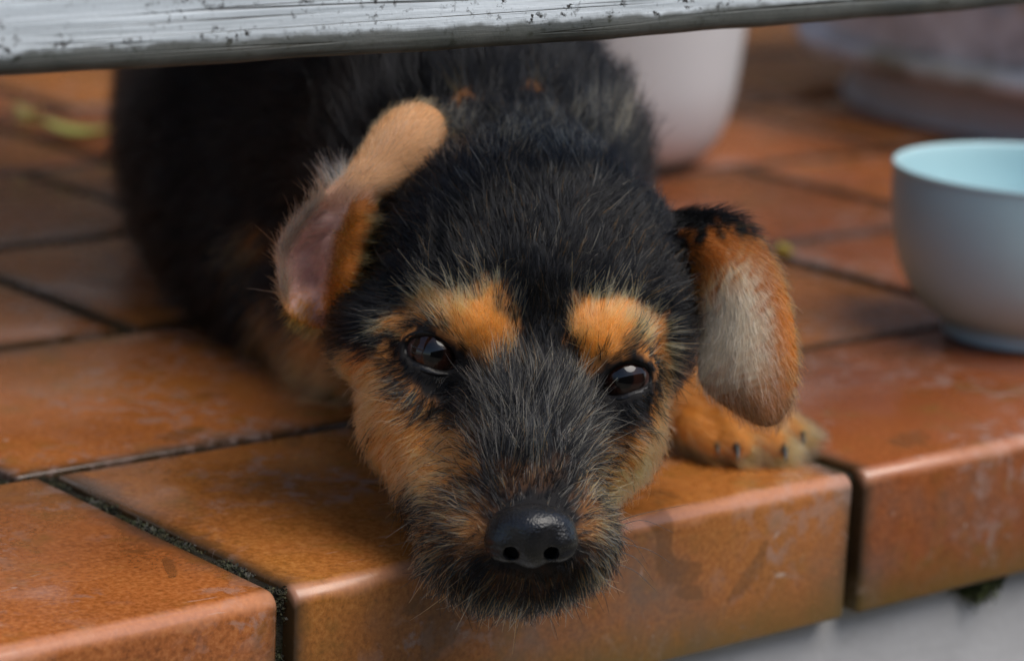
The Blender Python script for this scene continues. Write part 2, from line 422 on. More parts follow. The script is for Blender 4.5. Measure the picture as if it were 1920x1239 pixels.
# ------------------------------------------------------------------ fallen leaves
def leaf(loc, L, W, rot, col, label, lift=0.004):
    vs = []; fs = []; nu, nv = 12, 4
    for i in range(nu + 1):
        t = i / nu; hw_ = W * math.sin(math.pi * t ** 0.8) * (1 - 0.25 * t) + 0.0003
        for j in range(-nv // 2, nv // 2 + 1):
            s = j / (nv / 2)
            vs.append(((t - 0.5) * L, s * hw_, 0.0012 + lift * (abs(s) ** 1.5) * 0.6 + lift * (2 * t - 1) ** 2))
    for i in range(nu):
        for j in range(nv):
            a = i * (nv + 1) + j; fs.append((a, a + 1, a + nv + 2, a + nv + 1))
    root = empty('fallen_leaf', loc); root.rotation_euler = (0.05, 0.1, rot)
    tag(root, label, 'leaf', 'leaves lying on the tiles')
    m = simple('leaf_' + label[:6], col, 0.5, 0.25, 60)
    o = mesh_obj('blade', vs, fs, m, root); md = o.modifiers.new('t', 'SOLIDIFY'); md.thickness = 0.0006
    st = [(-0.5 * L - 0.35 * L * k / 4, 0.001 * math.sin(k), 0.0016 + lift) for k in range(5)]
    sv = []; sf = []
    for (x, y, z) in st:
        for q in range(5):
            a = 2 * math.pi * q / 5; sv.append((x, y + 0.0006 * math.cos(a), z + 0.0006 * math.sin(a)))
    for i in range(4):
        for q in range(5): sf.append((i * 5 + q, i * 5 + (q + 1) % 5, i * 5 + 5 + (q + 1) % 5, i * 5 + 5 + q))
    mesh_obj('stalk', sv, sf, m, root)
leaf(ground(138, 258), 0.034, 0.0085, math.radians(-34), (0.52, 0.52, 0.12), 'yellow-green curled leaf on the dark tiles far left')
leaf(ground(52, 226), 0.014, 0.0055, math.radians(-60), (0.38, 0.34, 0.08), 'small olive leaf scrap beside the larger yellow-green leaf')
leaf(ground(1466, 490), 0.009, 0.0042, math.radians(60), (0.50, 0.40, 0.07), 'tiny yellow leaf behind the hanging ear')

# ------------------------------------------------------------------ moss under the nosing
def moss(center, L, depth, n):
    vs = []; fs = []
    for i in range(n):
        x = rng.normal(0, L / 2.6); t = max(0.0, 1 - (x / L) ** 2)
        z = -abs(rng.normal(0, depth * 0.5)) * t; y = -abs(rng.normal(0, 0.0022)) * t
        s = rng.uniform(0.0006, 0.0014); a = rng.uniform(0, 6.28); b = rng.uniform(0, 6.28)
        d1 = np.array([math.cos(a) * math.cos(b), math.sin(b) * 0.8, math.sin(a) * math.cos(b)]) * s
        d2 = np.cross(d1, rng.normal(0, 1, 3)); d2 *= 0.4 * s / (np.linalg.norm(d2) + 1e-9)
        c = np.array([x, y, z]); k = len(vs)
        vs += [c - d1, c + d2, c + d1, c - d2]; fs.append((k, k + 1, k + 2, k + 3))
    o = mesh_obj('moss', vs, fs, simple('moss_green', (0.045, 0.055, 0.012), 0.9, 0.5, 300)); o.location = center
    tag(o, 'dark green moss tuft under the right end of the tiled edge', 'moss', kind='stuff')
mp = ground(1800, 1104, -0.0452)
def joint_moss():
    vs = []; fs = []
    x_a = 0.4045 * SC; y_1 = 0.117 * SC
    for i in range(9000):
        r = rng.uniform()
        if r < 0.45: c = np.array([x_a + rng.normal(0, 0.0013), rng.uniform(0.002, y_1), -0.0018 + abs(rng.normal(0, 0.0006))])
        elif r < 0.62: c = np.array([x_a + rng.normal(0, 0.0013), 0.0035 - abs(rng.normal(0, 0.0006)), rng.uniform(-0.045, -0.002)])
        else: c = np.array([rng.uniform(0.30, 0.68), y_1 + rng.normal(0, 0.0013), -0.0018 + abs(rng.normal(0, 0.0006))])
        if math.sin(c[0] * 310 + c[1] * 270 + c[2] * 300) + math.sin(c[0] * 117 - c[1] * 190) < rng.normal(0, 0.5): continue
        s = rng.uniform(0.0003, 0.0008); d1 = unit3(rng.normal(0, 1, 3)) * s; d2 = unit3(np.cross(d1, rng.normal(0, 1, 3))) * s * 0.6
        k = len(vs); vs += [c - d1, c + d2, c + d1, c - d2]; fs.append((k, k + 1, k + 2, k + 3))
    t = NT('joint_moss_and_grit'); n_ = t.noise(t.tc.outputs['Object'], 140, 4)
    t.set('Base Color', t.ramp(n_, [(0.36, (0.10, 0.09, 0.075)), (0.46, (0.030, 0.034, 0.010)), (0.54, (0.018, 0.015, 0.010)), (0.62, (0.055, 0.050, 0.018)), (0.70, (0.09, 0.08, 0.065))])); t.set('Roughness', 0.95)
    o = mesh_obj('joint_moss', vs, fs, t.m, smooth=False); tag(o, 'green-brown moss and grit in the front left tile joints', 'moss', kind='stuff')
def unit3(a): return a / (np.linalg.norm(a) + 1e-9)
joint_moss()
moss((0.672 * SC, 0.0065, -0.0474), 0.016, 0.0062, 5200)

# ================================================================== the puppy
# Sculpted as one implicit surface in the camera's axes (cm), turned into one mesh, then moved to the world.
def ell(c, r, rot=None):
    c = np.asarray(c, np.float32); r = np.asarray(r, np.float32)
    R = None
    if rot is not None:
        from mathutils import Euler
        R = np.array(Euler([math.radians(a) for a in rot]).to_matrix(), np.float32)
    def f(p):
        q = p - c
        if R is not None: q = q @ R
        k0 = np.linalg.norm(q / r, axis=1); k1 = np.linalg.norm(q / (r * r), axis=1)
        return k0 * (k0 - 1.0) / np.maximum(k1, 1e-6)
    return f
def cone(a, ra, b, rb):
    a = np.asarray(a, np.float32); b = np.asarray(b, np.float32); ab = b - a; L2 = float(ab @ ab)
    def f(p):
        t = np.clip(((p - a) @ ab) / L2, 0, 1)
        return np.linalg.norm(p - a - t[:, None] * ab, axis=1) - (ra + (rb - ra) * t)
    return f
def smin(a, b, k):
    h = np.clip(0.5 + 0.5 * (b - a) / k, 0, 1)
    return b + (a - b) * h - k * h * (1 - h)
def smax(a, b, k): return -smin(-a, -b, k)

UP = M[2]                       # world up in the camera's axes
EYES = [(P(816, 661, -0.66), 0.86, (0.76, 0.48), math.radians(-20)), (P(1165, 709, -0.66), 0.86, (0.71, 0.46), math.radians(17))]
EYE_AXIS = [np.array([-0.12, 0.05, 1.0]), np.array([0.16, 0.03, 1.0])]
EYE_AXIS = [a / np.linalg.norm(a) for a in EYE_AXIS]
NOSE = P(996, 1012, 4.55)

ADD = [
    # skull, forehead, brows
    (ell(P(982, 500, -4.6), (4.45, 3.35, 4.2), (18, 0, 0)), 0.8),
    (ell(P(990, 590, -2.2), (3.3, 2.3, 2.5)), 1.0),
    (ell(P(895, 614, -0.50), (1.25, 0.92, 1.05)), 0.5),
    (ell(P(1130, 640, -0.50), (1.2, 0.92, 1.05)), 0.5),
    (ell(P(715, 628, -3.6), (1.4, 1.5, 2.4)), 1.0),
    (ell(P(1235, 610, -3.6), (0.95, 1.9, 2.4)), 1.0),
    # cheeks and jaw
    (ell(P(775, 770, -1.9), (1.45, 1.9, 2.2)), 0.9),
    (ell(P(1160, 790, -1.9), (1.20, 1.8, 2.2)), 0.9),
    (ell(P(965, 790, -4.0), (3.9, 3.2, 3.4)), 1.0),
    (ell(P(950, 905, -1.0), (3.0, 1.9, 2.6)), 0.9),
    # muzzle
    (cone(P(998, 700, -0.55), 1.30, P(996, 930, 2.35), 1.10), 0.8),
    (cone(P(985, 830, 0.0), 2.15, P(992, 995, 2.2), 1.55), 0.8),
    (ell(P(893, 1008, 1.7), (1.40, 1.30, 1.8)), 0.6),
    (ell(P(1068, 1008, 1.9), (1.22, 1.2, 1.7)), 0.6),
    (ell(P(992, 1010, 3.15), (1.30, 1.05, 1.2)), 0.4),
    (ell(P(974, 1074, 1.7), (1.70, 0.90, 1.7)), 0.45),
    # lids
    (ell(EYES[0][0], (1.02, 1.02, 1.02)), 0.45),
    (ell(EYES[1][0], (1.02, 1.02, 1.02)), 0.45),
    # neck, shoulders, chest, trunk
    (cone(P(950, 470, -7.5), 3.8, P(905, 310, -15), 4.5), 1.8),
    (cone(P(905, 310, -15), 4.5, P(715, 300, -27), 7.6), 2.2),
    (ell(P(665, 280, -32), (8.7, 7.6, 9.0)), 2.5),
    (ell(P(545, 180, -45), (7.0, 6.8, 9.0)), 3.0),
    (cone(P(600, 460, -26), 4.6, P(700, 600, -18), 2.8), 1.8),
    (cone(P(470, 385, -31), 3.6, P(560, 530, -23), 2.2), 1.5),
    (cone(P(420, 150, -48), 4.2, P(395, 300, -44), 2.4), 1.5),
    # far foreleg under the chest and near foreleg with its paw
    (cone(P(600, 590, -22), 1.9, P(660, 690, -17.5), 1.25), 1.0),
    (cone(P(1110, 630, -18), 2.5, P(1262, 736, -14.0), 1.75), 1.2),
    (cone(P(1262, 736, -14.0), 1.75, P(1350, 766, -13.3), 1.35), 0.6),
    (ell(P(1380, 783, -12.9), (1.45, 1.02, 1.3)), 0.4),
    # lips
    (ell(P(892, 1046, 1.5), (1.2, 0.85, 1.5)), 0.6),
    (ell(P(852, 965, 0.4), (0.95, 1.1, 1.6)), 0.7),
]
TOES = [((1300, 800, -12.1), (1338, 832, -11.5)), ((1345, 800, -12.0), (1385, 836, -11.3)), ((1405, 795, -12.2), (1452, 834, -11.6)), ((1430, 775, -13.0), (1490, 812, -12.6))]
for a, b in TOES: ADD.append((cone(P(*a), 0.58, P(*b), 0.45), 0.30))
def lid_cut(i):
    c, R, (ra, rb), ang = EYES[i]; ax = EYE_AXIS[i].astype(np.float32)
    right = np.array([math.cos(ang), math.sin(ang), 0]); right -= ax * (right @ ax); right /= np.linalg.norm(right); upv = np.cross(ax, right)
    c32 = np.asarray(c, np.float32)
    def f(p):
        q = p - c32; x = q @ right.astype(np.float32); y = q @ upv.astype(np.float32); z = q @ ax
        yy = y + 0.10 * (x / ra) ** 2; rbe = np.where(yy > 0, rb * 0.93, rb)
        d = (np.sqrt((x / ra) ** 2 + (yy / rbe) ** 2) - 1.0) * rb
        return np.maximum(d, 0.25 - z)
    return f
CUT = [(lid_cut(0), 0.06), (lid_cut(1), 0.06),
       (ell(P(842, 720, 0.55), (0.75, 0.30, 0.35)), 0.35), (ell(P(1140, 760, 0.55), (0.65, 0.28, 0.35)), 0.35),
       (cone(P(870, 1085, 3.0), 0.10, P(990, 1100, 3.9), 0.12), 0.18), (cone(P(990, 1100, 3.9), 0.12, P(1105, 1082, 3.0), 0.10), 0.18),
       (cone(P(560, 500, -3.6), 0.7, P(600, 500, -4.6), 0.5), 0.3)]
g_off = float(-(CAM[2]) * 100)
def body_sdf(p):
    p = p.astype(np.float32)
    d = None
    for f, k in ADD:
        e = f(p); d = e if d is None else smin(d, e, k)
    for f, k in CUT: d = smax(d, -f(p), k)
    # rests on the terrace: nothing below the tile surface behind the front edge
    zc = p @ UP.astype(np.float32) - g_off          # height above the tiles in cm
    yw = p @ M[1].astype(np.float32) + CAM[1] * 100 # distance behind the step's front edge
    tile = np.maximum(zc - 0.04, -(yw + 0.10))
    d = smax(d, -tile, 0.15)
    return d

def surface_nets(fn, lo, hi, step, coarse=4):
    lo = np.asarray(lo, float); n = (np.ceil((np.asarray(hi) - lo) / (step * coarse)).astype(int) + 1)
    cs = step * coarse
    I = np.stack(np.meshgrid(*[np.arange(k) for k in n], indexing='ij'), -1).reshape(-1, 3)
    cen = lo + (I + 0.5) * cs - step * 0.5
    dc = np.concatenate([fn(cen[a:a + 200000]) for a in range(0, len(cen), 200000)])
    act = np.abs(dc) < cs * 1.35
    G = np.repeat(np.repeat(np.repeat(np.sign(dc).reshape(n).astype(np.float32) * 9, coarse, 0), coarse, 1), coarse, 2)
    sub = np.stack(np.meshgrid(*[np.arange(coarse)] * 3, indexing='ij'), -1).reshape(-1, 3)
    A = I[act]
    for s in range(0, len(A), 4000):
        ii = (A[s:s + 4000, None, :] * coarse + sub[None]).reshape(-1, 3)
        G[ii[:, 0], ii[:, 1], ii[:, 2]] = fn(lo + ii * step)
    S = G < 0
    cnt = np.zeros(tuple(k - 1 for k in S.shape), np.int8)
    for a in (0, 1):
        for b in (0, 1):
            for c in (0, 1):
                cnt += S[a:S.shape[0] - 1 + a, b:S.shape[1] - 1 + b, c:S.shape[2] - 1 + c]
    mask = (cnt > 0) & (cnt < 8)
    idx = np.full(mask.shape, -1, np.int32); cells = np.argwhere(mask); idx[mask] = np.arange(len(cells))
    cor = np.array([(a, b, c) for a in (0, 1) for b in (0, 1) for c in (0, 1)])
    V = np.stack([G[cells[:, 0] + a, cells[:, 1] + b, cells[:, 2] + c] for a, b, c in cor], 1)
    acc = np.zeros((len(cells), 3)); num = np.zeros(len(cells))
    for i in range(8):
        for j in range(i + 1, 8):
            if np.abs(cor[i] - cor[j]).sum() != 1: continue
            x = (V[:, i] < 0) != (V[:, j] < 0)
            t = np.where(x, V[:, i] / np.where(x, V[:, i] - V[:, j], 1), 0)
            pt = cor[i] + t[:, None] * (cor[j] - cor[i])
            acc += np.where(x[:, None], pt, 0); num += x
    verts = lo + (cells + acc / num[:, None]) * step
    quads = []
    for ax in range(3):
        o1, o2 = [a for a in range(3) if a != ax]
        sl0 = [slice(1, -1)] * 3; sl1 = [slice(1, -1)] * 3
        sl0[ax] = slice(0, -1); sl1[ax] = slice(1, None)
        x = np.argwhere(S[tuple(sl0)] != S[tuple(sl1)])
        off = np.array([1, 1, 1]); off[ax] = 0; x = x + off
        neg = S[x[:, 0], x[:, 1], x[:, 2]]
        q = []
        for (d1, d2) in ((-1, -1), (0, -1), (0, 0), (-1, 0)):
            y = x.copy(); y[:, o1] += d1; y[:, o2] += d2
            q.append(idx[y[:, 0], y[:, 1], y[:, 2]])
        q = np.stack(q, 1)
        flip = neg if ax != 1 else ~neg
        q[~flip] = q[~flip][:, ::-1]
        quads.append(q)
    q = np.concatenate(quads); q = q[(q >= 0).all(1)]
    return verts, q

def vnormals(v, q):
    n = np.zeros_like(v); fn_ = np.cross(v[q[:, 2]] - v[q[:, 0]], v[q[:, 3]] - v[q[:, 1]])
    for k in range(4): np.add.at(n, q[:, k], fn_)
    return n / np.maximum(np.linalg.norm(n, axis=1, keepdims=True), 1e-9)

_pts = np.array([P(150, 60, -46), P(1560, 60, -46), P(150, 900, -6), P(1560, 1180, 6), P(150, 60, 6)])
lo_ = np.array([-22.5, -9.5, -140.0]); hi_ = np.array([11.5, 14.5, -74.0])
bv, bq = surface_nets(body_sdf, lo_, hi_, 0.125)
bn = vnormals(bv, bq)

# ---- coat pattern
_ph = rng.uniform(0, 6.28, (40, 3)); _fr = rng.normal(0, 1, (40, 3))
def wob(p, s, k):
    """Smooth pseudo-random field, about -1..1."""
    q = p * s; out = np.zeros(len(p))
    for i in range(5):
        j = (k * 5 + i) % 40
        out += np.sin(q @ _fr[j] * (0.8 + 0.35 * i) + _ph[j, 0])
    return out / 2.2
def blobs(p, L):
    t = np.zeros(len(p))
    for (px, py, w, ru, rv, rw, wt) in L:
        q = (p - P(px, py, w)) / np.array([ru, rv, rw])
        d = np.linalg.norm(q, axis=1)
        t = np.maximum(t, wt * np.clip((1.32 - d) / 0.62, 0, 1))
    return t
BROW = [(922, 625, .3, .68, 1.0, 2, 1), (890, 585, 0, .95, .75, 2, 1), (830, 570, -.3, .9, .40, 2, .95), (775, 592, -.8, .7, .30, 2, .9), (738, 618, -1.4, .45, .26, 2, .8),
        (1125, 628, .3, .85, .85, 2, 1), (1165, 590, -.2, .75, .5, 2, 1), (1215, 620, -.8, .6, .5, 2, .9), (1248, 668, -1.3, .26, .55, 2, .9)]
CHEEK = [(690, 740, -2.2, 1.1, 1.2, 3, 1), (775, 815, -.8, 1.15, .9, 2.5, 1), (840, 865, .2, .85, .7, 2.5, .85), (690, 705, -2.2, .95, .75, 3, 1), (715, 770, -2, 1.15, 1.2, 3, 1), (755, 850, -1.2, 1.15, 1.25, 3, 1), (815, 900, -.2, 1.0, .8, 2.5, .9), (830, 820, 0, .9, .7, 2.5, .8),
         (1225, 770, -2.2, .55, 1.1, 3, 1), (1200, 850, -1.6, .65, 1.2, 3, 1), (1170, 920, -.6, .6, .9, 3, .9), (1140, 850, 0, .55, .8, 3, .55)]
MUZZ = [(870, 950, 1.5, 1.0, .8, 2.5, .55), (890, 985, 2.5, .5, .5, 2, .62), (1095, 985, 2.5, .5, .5, 2, .6), (1120, 950, 1.5, .9, .8, 2.5, .5), (985, 885, 3, .9, .45, 2, .2),
        (960, 1100, 2.5, 2.2, .6, 3, .22), (850, 1020, 1.5, .9, .9, 2.5, .35), (1130, 1030, 1.5, .8, .9, 2.5, .35)]
BODYTAN = [(490, 470, -22, 0.9, 0.8, 6, .5), (560, 610, -22, 1.6, 1.3, 6, .8), (630, 670, -18, 2.4, 1.3, 5, 1), (690, 700, -16, 1.6, 1.6, 5, .9), (1330, 770, -13, 4.4, 2.8, 5, 1), (870, 190, -9, .35, .25, 3, .7), (995, 170, -9, .3, .25, 3, .5)]
DARK = [(838, 718, 0, .80, .55, 2, 1), (880, 690, 0, .55, .6, 2, 1), (1145, 768, 0, .75, .62, 2, 1), (1100, 710, 0, .5, .7, 2, 1), (1190, 745, -.6, .75, .45, 2, 1), (775, 665, -.6, .6, .5, 2, 1)]
def coat(p):
    pw = p + 0.17 * np.stack([wob(p, 1.6, 0), wob(p, 1.6, 1), wob(p, 1.6, 2)], 1) + 0.10 * np.stack([wob(p, 5.0, 3), wob(p, 5.0, 4), wob(p, 5.0, 5)], 1)
    brow = blobs(pw, BROW); cheek = blobs(pw, CHEEK); mz = blobs(pw, MUZZ); bt = blobs(pw, BODYTAN); dk = blobs(pw, DARK)
    cheek = cheek * (1 - dk); 
    return brow, cheek, mz, bt, dk
BLACK = np.array([0.0045, 0.0046, 0.0052]); TAN = np.array([0.72, 0.215, 0.028]); GOLD = np.array([0.97, 0.50, 0.135]); RUST = np.array([0.30, 0.095, 0.02])
PALE = np.array([0.98, 0.70, 0.36]); GREY = np.array([0.34, 0.29, 0.21])

# ---- bare body mesh (skin under the coat)
dog_base = to_world(P(960, 780, -6)); dog_base[2] = 0.0
dog = empty('puppy', dog_base)
tag(dog, 'black and tan terrier puppy resting its chin on the tiled step', 'dog')
def skin_material():
    t = NT('puppy_skin'); a = t.new('ShaderNodeAttribute'); a.attribute_name = 'coat'
    n = t.noise(t.tc.outputs['Object'], 500, 3)
    t.set('Base Color', a.outputs['Color']); t.set('Roughness', 0.8); t.set('Specular IOR Level', 0.12); t.bump(n, 0.3, 0.0004)
    return t.m
br, ck, mz, bt, dk = coat(bv)
tt = np.clip(np.maximum.reduce([br, ck, mz * 0.5, bt]), 0, 1)[:, None]
skin = (1 - tt) * np.array([0.012, 0.011, 0.011]) + tt * np.array([0.50, 0.20, 0.055])
body = mesh_obj('body', to_world(bv), bq, skin_material(), dog, base=dog_base)
at_ = body.data.color_attributes.new('coat', 'FLOAT_COLOR', 'POINT')
at_.data.foreach_set('color', np.concatenate([skin, np.ones((len(skin), 1))], 1).astype(np.float32).ravel())

# ---- fur machinery
def hair_material(name, rough=0.17, radial=0.35):
    m = bpy.data.materials.new(name); m.use_nodes = True; n = m.node_tree.nodes; l = m.node_tree.links
    n.remove(n['Principled BSDF'])
    h = n.new('ShaderNodeBsdfHairPrincipled'); h.model = 'CHIANG'; h.parametrization = 'COLOR'
    a = n.new('ShaderNodeAttribute'); a.attribute_name = 'hair_color'
    l.new(a.outputs['Color'], h.inputs['Color']); l.new(h.outputs[0], n['Material Output'].inputs['Surface'])
    h.inputs['IOR'].default_value = 1.30; h.inputs['Roughness'].default_value = rough; h.inputs['Radial Roughness'].default_value = radial
    h.inputs['Random Roughness'].default_value = 0.2 if 'Random Roughness' in h.inputs else 0
    return m
FURM = hair_material('puppy_fur')
def curves_obj(name, pts, rad, col, parent, mat, base):
    """pts (N,K,3) world, rad (N,K), col (N,K,3)."""
    N, K, _ = pts.shape
    hc = bpy.data.hair_curves.new(name); hc.add_curves([K] * N)
    pos = hc.attributes.get('position') or hc.attributes.new('position', 'FLOAT_VECTOR', 'POINT')
    pos.data.foreach_set('vector', (pts - np.asarray(base)).astype(np.float32).ravel())
    ra = hc.attributes.get('radius') or hc.attributes.new('radius', 'FLOAT', 'POINT')
    ra.data.foreach_set('value', rad.astype(np.float32).ravel())
    ca = hc.attributes.new('hair_color', 'FLOAT_COLOR', 'POINT')
    ca.data.foreach_set('color', np.concatenate([col, np.ones((N, K, 1))], 2).astype(np.float32).ravel())
    hc.materials.append(mat)
    o = bpy.data.objects.new(name, hc); C.objects.link(o); o.parent = parent
    return o
def sample(v, q, n, dens):
    """Random points on quads: dens per quad weight. Returns points, normals."""
    t = np.concatenate([q[:, [0, 1, 2]], q[:, [0, 2, 3]]]); d2 = np.concatenate([dens, dens])
    ar = 0.5 * np.linalg.norm(np.cross(v[t[:, 1]] - v[t[:, 0]], v[t[:, 2]] - v[t[:, 0]]), axis=1) * d2
    N = int(ar.sum()); c = np.cumsum(ar); k = np.searchsorted(c, rng.uniform(0, c[-1], N)); k = np.minimum(k, len(t) - 1)
    a, b = rng.uniform(0, 1, N), rng.uniform(0, 1, N); s = a + b > 1; a[s] = 1 - a[s]; b[s] = 1 - b[s]
    w = np.stack([1 - a - b, a, b], 1)[:, :, None]; tk = t[k]
    p = (v[tk] * w).sum(1); nn = (n[tk] * w).sum(1); nn /= np.linalg.norm(nn, axis=1, keepdims=True)
    return p, nn
def unit(a): return a / np.maximum(np.linalg.norm(a, axis=1, keepdims=True), 1e-9)
def strands(p, n, flow, lift, L, K=6, curl=0.12, bend=0.7, clump=0.35, clump_n=14):
    """Curved strands: leave the skin at angle lift and lie down along flow."""
    N = len(p)
    tan = unit(flow - n * (flow * n).sum(1, keepdims=True))
    tan = unit(tan + rng.normal(0, 1, (N, 3)) * (0.10 + 0.22 * rng.uniform(0, 1, (N, 1)) ** 2))
    j = rng.normal(0, curl, (N, 3))
    pts = np.zeros((N, K, 3)); pts[:, 0] = p - n * 0.03; cur = pts[:, 0].copy(); lift = lift * rng.uniform(0.6, 1.4, N)
    for k in range(1, K):
        t = k / (K - 1); a = (lift * (1 - bend * t))[:, None]
        dr = unit(tan * np.cos(a) + n * np.sin(a) + j * t)
        cur = cur + dr * (L / (K - 1))[:, None]; pts[:, k] = cur
    if clump > 0 and N > 50:
        from mathutils.kdtree import KDTree
        nc = max(4, N // clump_n); sel = rng.choice(N, nc, replace=False)
        kd = KDTree(nc)
        for i, s in enumerate(sel): kd.insert(p[s], i)
        kd.balance()
        own = np.array([sel[kd.find(a)[1]] for a in p])
        cl = clump * rng.uniform(0.2, 1.4, N)
        for k in range(1, K):
            t = k / (K - 1)
            pts[:, k] += (pts[own, k] - pts[:, k]) * (cl * t ** 1.3)[:, None] * 0.75
    return pts
def taper(N, K, r, tip=0.25):
    t = np.linspace(0, 1, K); return r[:, None] * (1 - (1 - tip) * t[None] ** 1.6)

# ---- lie of the coat: directions read where they can be seen, blended over the skin
FL = []
def fl(px, py, w, dx, dy, dw=-0.35): FL.append((P(px, py, w), np.array([dx, -dy, dw])))
for a in ((1000, 560, .2, 0, -1), (1000, 450, -1, 0, -1), (900, 500, -.8, -.3, -1), (1100, 500, -.8, .3, -1), (1000, 350, -3, 0, -1), (850, 430, -2.5, -.6, -.8), (760, 480, -3, -.9, -.4),
          (720, 560, -3, -1, -.1), (1180, 450, -2.5, .6, -.8), (1240, 520, -3, 1, -.4), (1250, 600, -3, 1, .1), (880, 570, .1, -.35, -1), (820, 560, -.6, -.8, -.7), (925, 650, .4, -.15, -1),
          (1140, 570, .1, .25, -1), (1200, 600, -.6, .8, -.6), (1100, 650, .4, .1, -1), (1245, 655, -1.5, .8, .5), (740, 610, -1.5, -1, .25), (680, 720, -2.5, -.9, .5), (720, 800, -2, -.75, .75),
          (760, 880, -1.2, -.6, .9), (850, 800, 0, -.7, .6), (800, 930, -.5, -.5, .9), (830, 740, 0, -.6, .6), (1215, 780, -2, .6, .85), (1180, 880, -1.2, .5, .9), (1120, 800, 0, .6, .6), (1150, 760, 0, .6, .6),
          (990, 930, 3.4, 0, -1), (990, 860, 2.6, 0, -1), (930, 850, 1.5, -.6, -.6), (1060, 850, 1.5, .6, -.6), (900, 740, .3, -.8, -.35), (1075, 745, .3, .75, -.45), (1000, 700, .8, 0, -1), (950, 760, 1.2, -.4, -.9), (1045, 760, 1.2, .4, -.9),
          (880, 900, 1.2, -.9, .2), (850, 980, 1.2, -.85, .6), (1120, 930, 1.2, .9, .3), (1140, 1000, 1.2, .8, .6), (900, 1100, 2.2, -.5, .9), (985, 1130, 2.2, 0, 1), (1080, 1090, 2.2, .5, .9),
          (890, 985, 2.8, -1, .15), (1095, 985, 2.8, 1, .15), (930, 940, 3.2, -.6, -.6), (1060, 940, 3.2, .6, -.6), (960, 1090, 3.4, -.25, 1), (1030, 1090, 3.4, .25, 1)):
    fl(*a)
for a in ((1000, 250, -8, 0, -1, -.5), (1130, 250, -9, .5, -1, -.5), (850, 250, -10, -.3, -.8, -.6), (600, 300, -24, -.5, -.1, -1), (450, 300, -28, -.8, .3, -1), (550, 500, -22, -.6, .7, -.5), (640, 620, -17, -.7, .7, -.2),
          (300, 200, -42, -.5, .3, -1), (700, 100, -30, -.2, -.2, -1), (1130, 110, -20, .5, -.6, -.8)):
    fl(*a)
for a in ((1250, 720, -13, .8, .5, .1), (1340, 770, -12.5, .9, .45, .2), (1440, 800, -12, .8, .6, .3)):
    fl(*a)
FP = np.array([a for a, _ in FL]); FD = np.array([b for _, b in FL])
def flow(p):
    out = np.zeros_like(p)
    for s in range(0, len(p), 20000):
        d2 = ((p[s:s + 20000, None] - FP[None]) ** 2).sum(2) + 0.05
        w = 1 / d2 ** 1.7; out[s:s + 20000] = unit((w[:, :, None] * FD[None]).sum(1) / w.sum(1)[:, None])
    out += 0.25 * np.stack([wob(p, 1.3, 3), wob(p, 1.3, 4), wob(p, 1.3, 5)], 1)
    return unit(out)
def project(p):
    Z = -p[:, 2]; return 960 + F * p[:, 0] / Z, 619.5 - F * p[:, 1] / Z
def eye_dist(p):
    """1 at the edge of the eye opening."""
    e = np.full(len(p), 99.0)
    for i in range(2):
        c, R, (ra, rb), ang = EYES[i]; q = p - c; ax = EYE_AXIS[i]
        right = np.array([math.cos(ang), math.sin(ang), 0]); right -= ax * (right @ ax); right /= np.linalg.norm(right); upv = np.cross(ax, right)
        d = np.sqrt((q @ right / ra) ** 2 + (q @ upv / rb) ** 2); d = np.where(q @ ax > 0, d, 99); e = np.minimum(e, d)
    return e
qc = bv[bq].mean(1); qn = bn[bq].mean(1)
head = qc[:, 2] > -88.0
paw_zone = (qc[:, 0] > P(1225, 700, -13)[0]) & (qc[:, 2] < -89) & (qc[:, 2] > -99) & (qc[:, 1] < P(1300, 640, -13)[1])
facing = (qn * unit(-qc)).sum(1)
dens = np.where(head, np.where(facing > -0.35, 165.0, 40.0), np.where(facing > -0.3, 55.0, 14.0))
dens = np.where(paw_zone, 170.0, dens)
dens = np.where(qc[:, 2] < -122, dens * 0.4, dens)
nd = np.linalg.norm((qc - (NOSE + [0, .05, -.35])) / np.array([1.22, 0.95, 1.1]), axis=1)
dens = np.where(eye_dist(qc) < 3.0, dens * 1.6, dens)
dens = np.where((nd < 0.92) | (eye_dist(qc) < 1.22), 0, dens)
dens = np.where((qc @ UP - g_off < 0.12) & (qc @ M[1] + CAM[1] * 100 > 0), 0, dens)
p, n = sample(bv, bq, bn, dens)
N = len(p)
br, ck, mz, bt, dk = coat(p)
px, py = project(p)
fd = flow(p)
hd = p[:, 2] > -88
L = np.where(hd, 0.82, 1.9); lift = np.where(hd, 0.42, 0.45)
muz = hd & (p[:, 2] > -79.2) & (py > 860); low = muz & (py > 1040)
bridge = hd & (np.abs(px - 1000) < 110) & (py > 690) & (py < 880)
L = np.where(br > 0.4, 0.78, L); L = np.where(ck > 0.4, 0.66, L); L = np.where(muz, 0.58, L); L = np.where(low, 0.70, L); L = np.where(bridge, 1.15, L)
L = np.where(dk > 0.5, 0.58, L); ed = eye_dist(p); L = L * np.clip((ed - 0.8) / 0.8, 0.32, 1)
ndp = np.linalg.norm(p - NOSE, axis=1); L = L * np.clip((ndp - 0.8) / 1.2, 0.42, 1)
lift = np.where(ck > 0.4, 0.45, lift); lift = np.where(muz, 0.60, lift); lift = np.where(low, 0.8, lift); lift = np.where(br > 0.4, 0.50, lift); lift = np.where(dk > 0.5, 0.25, lift)
pz = (p[:, 0] > P(1225, 700, -13)[0]) & ~hd
L = np.where(pz, 1.0, L); lift = np.where(pz, 0.42, lift)
L = L * rng.uniform(0.6, 1.2, N); L = np.where(muz & (rng.uniform(0, 1, N) < 0.10), L * 1.45, L)
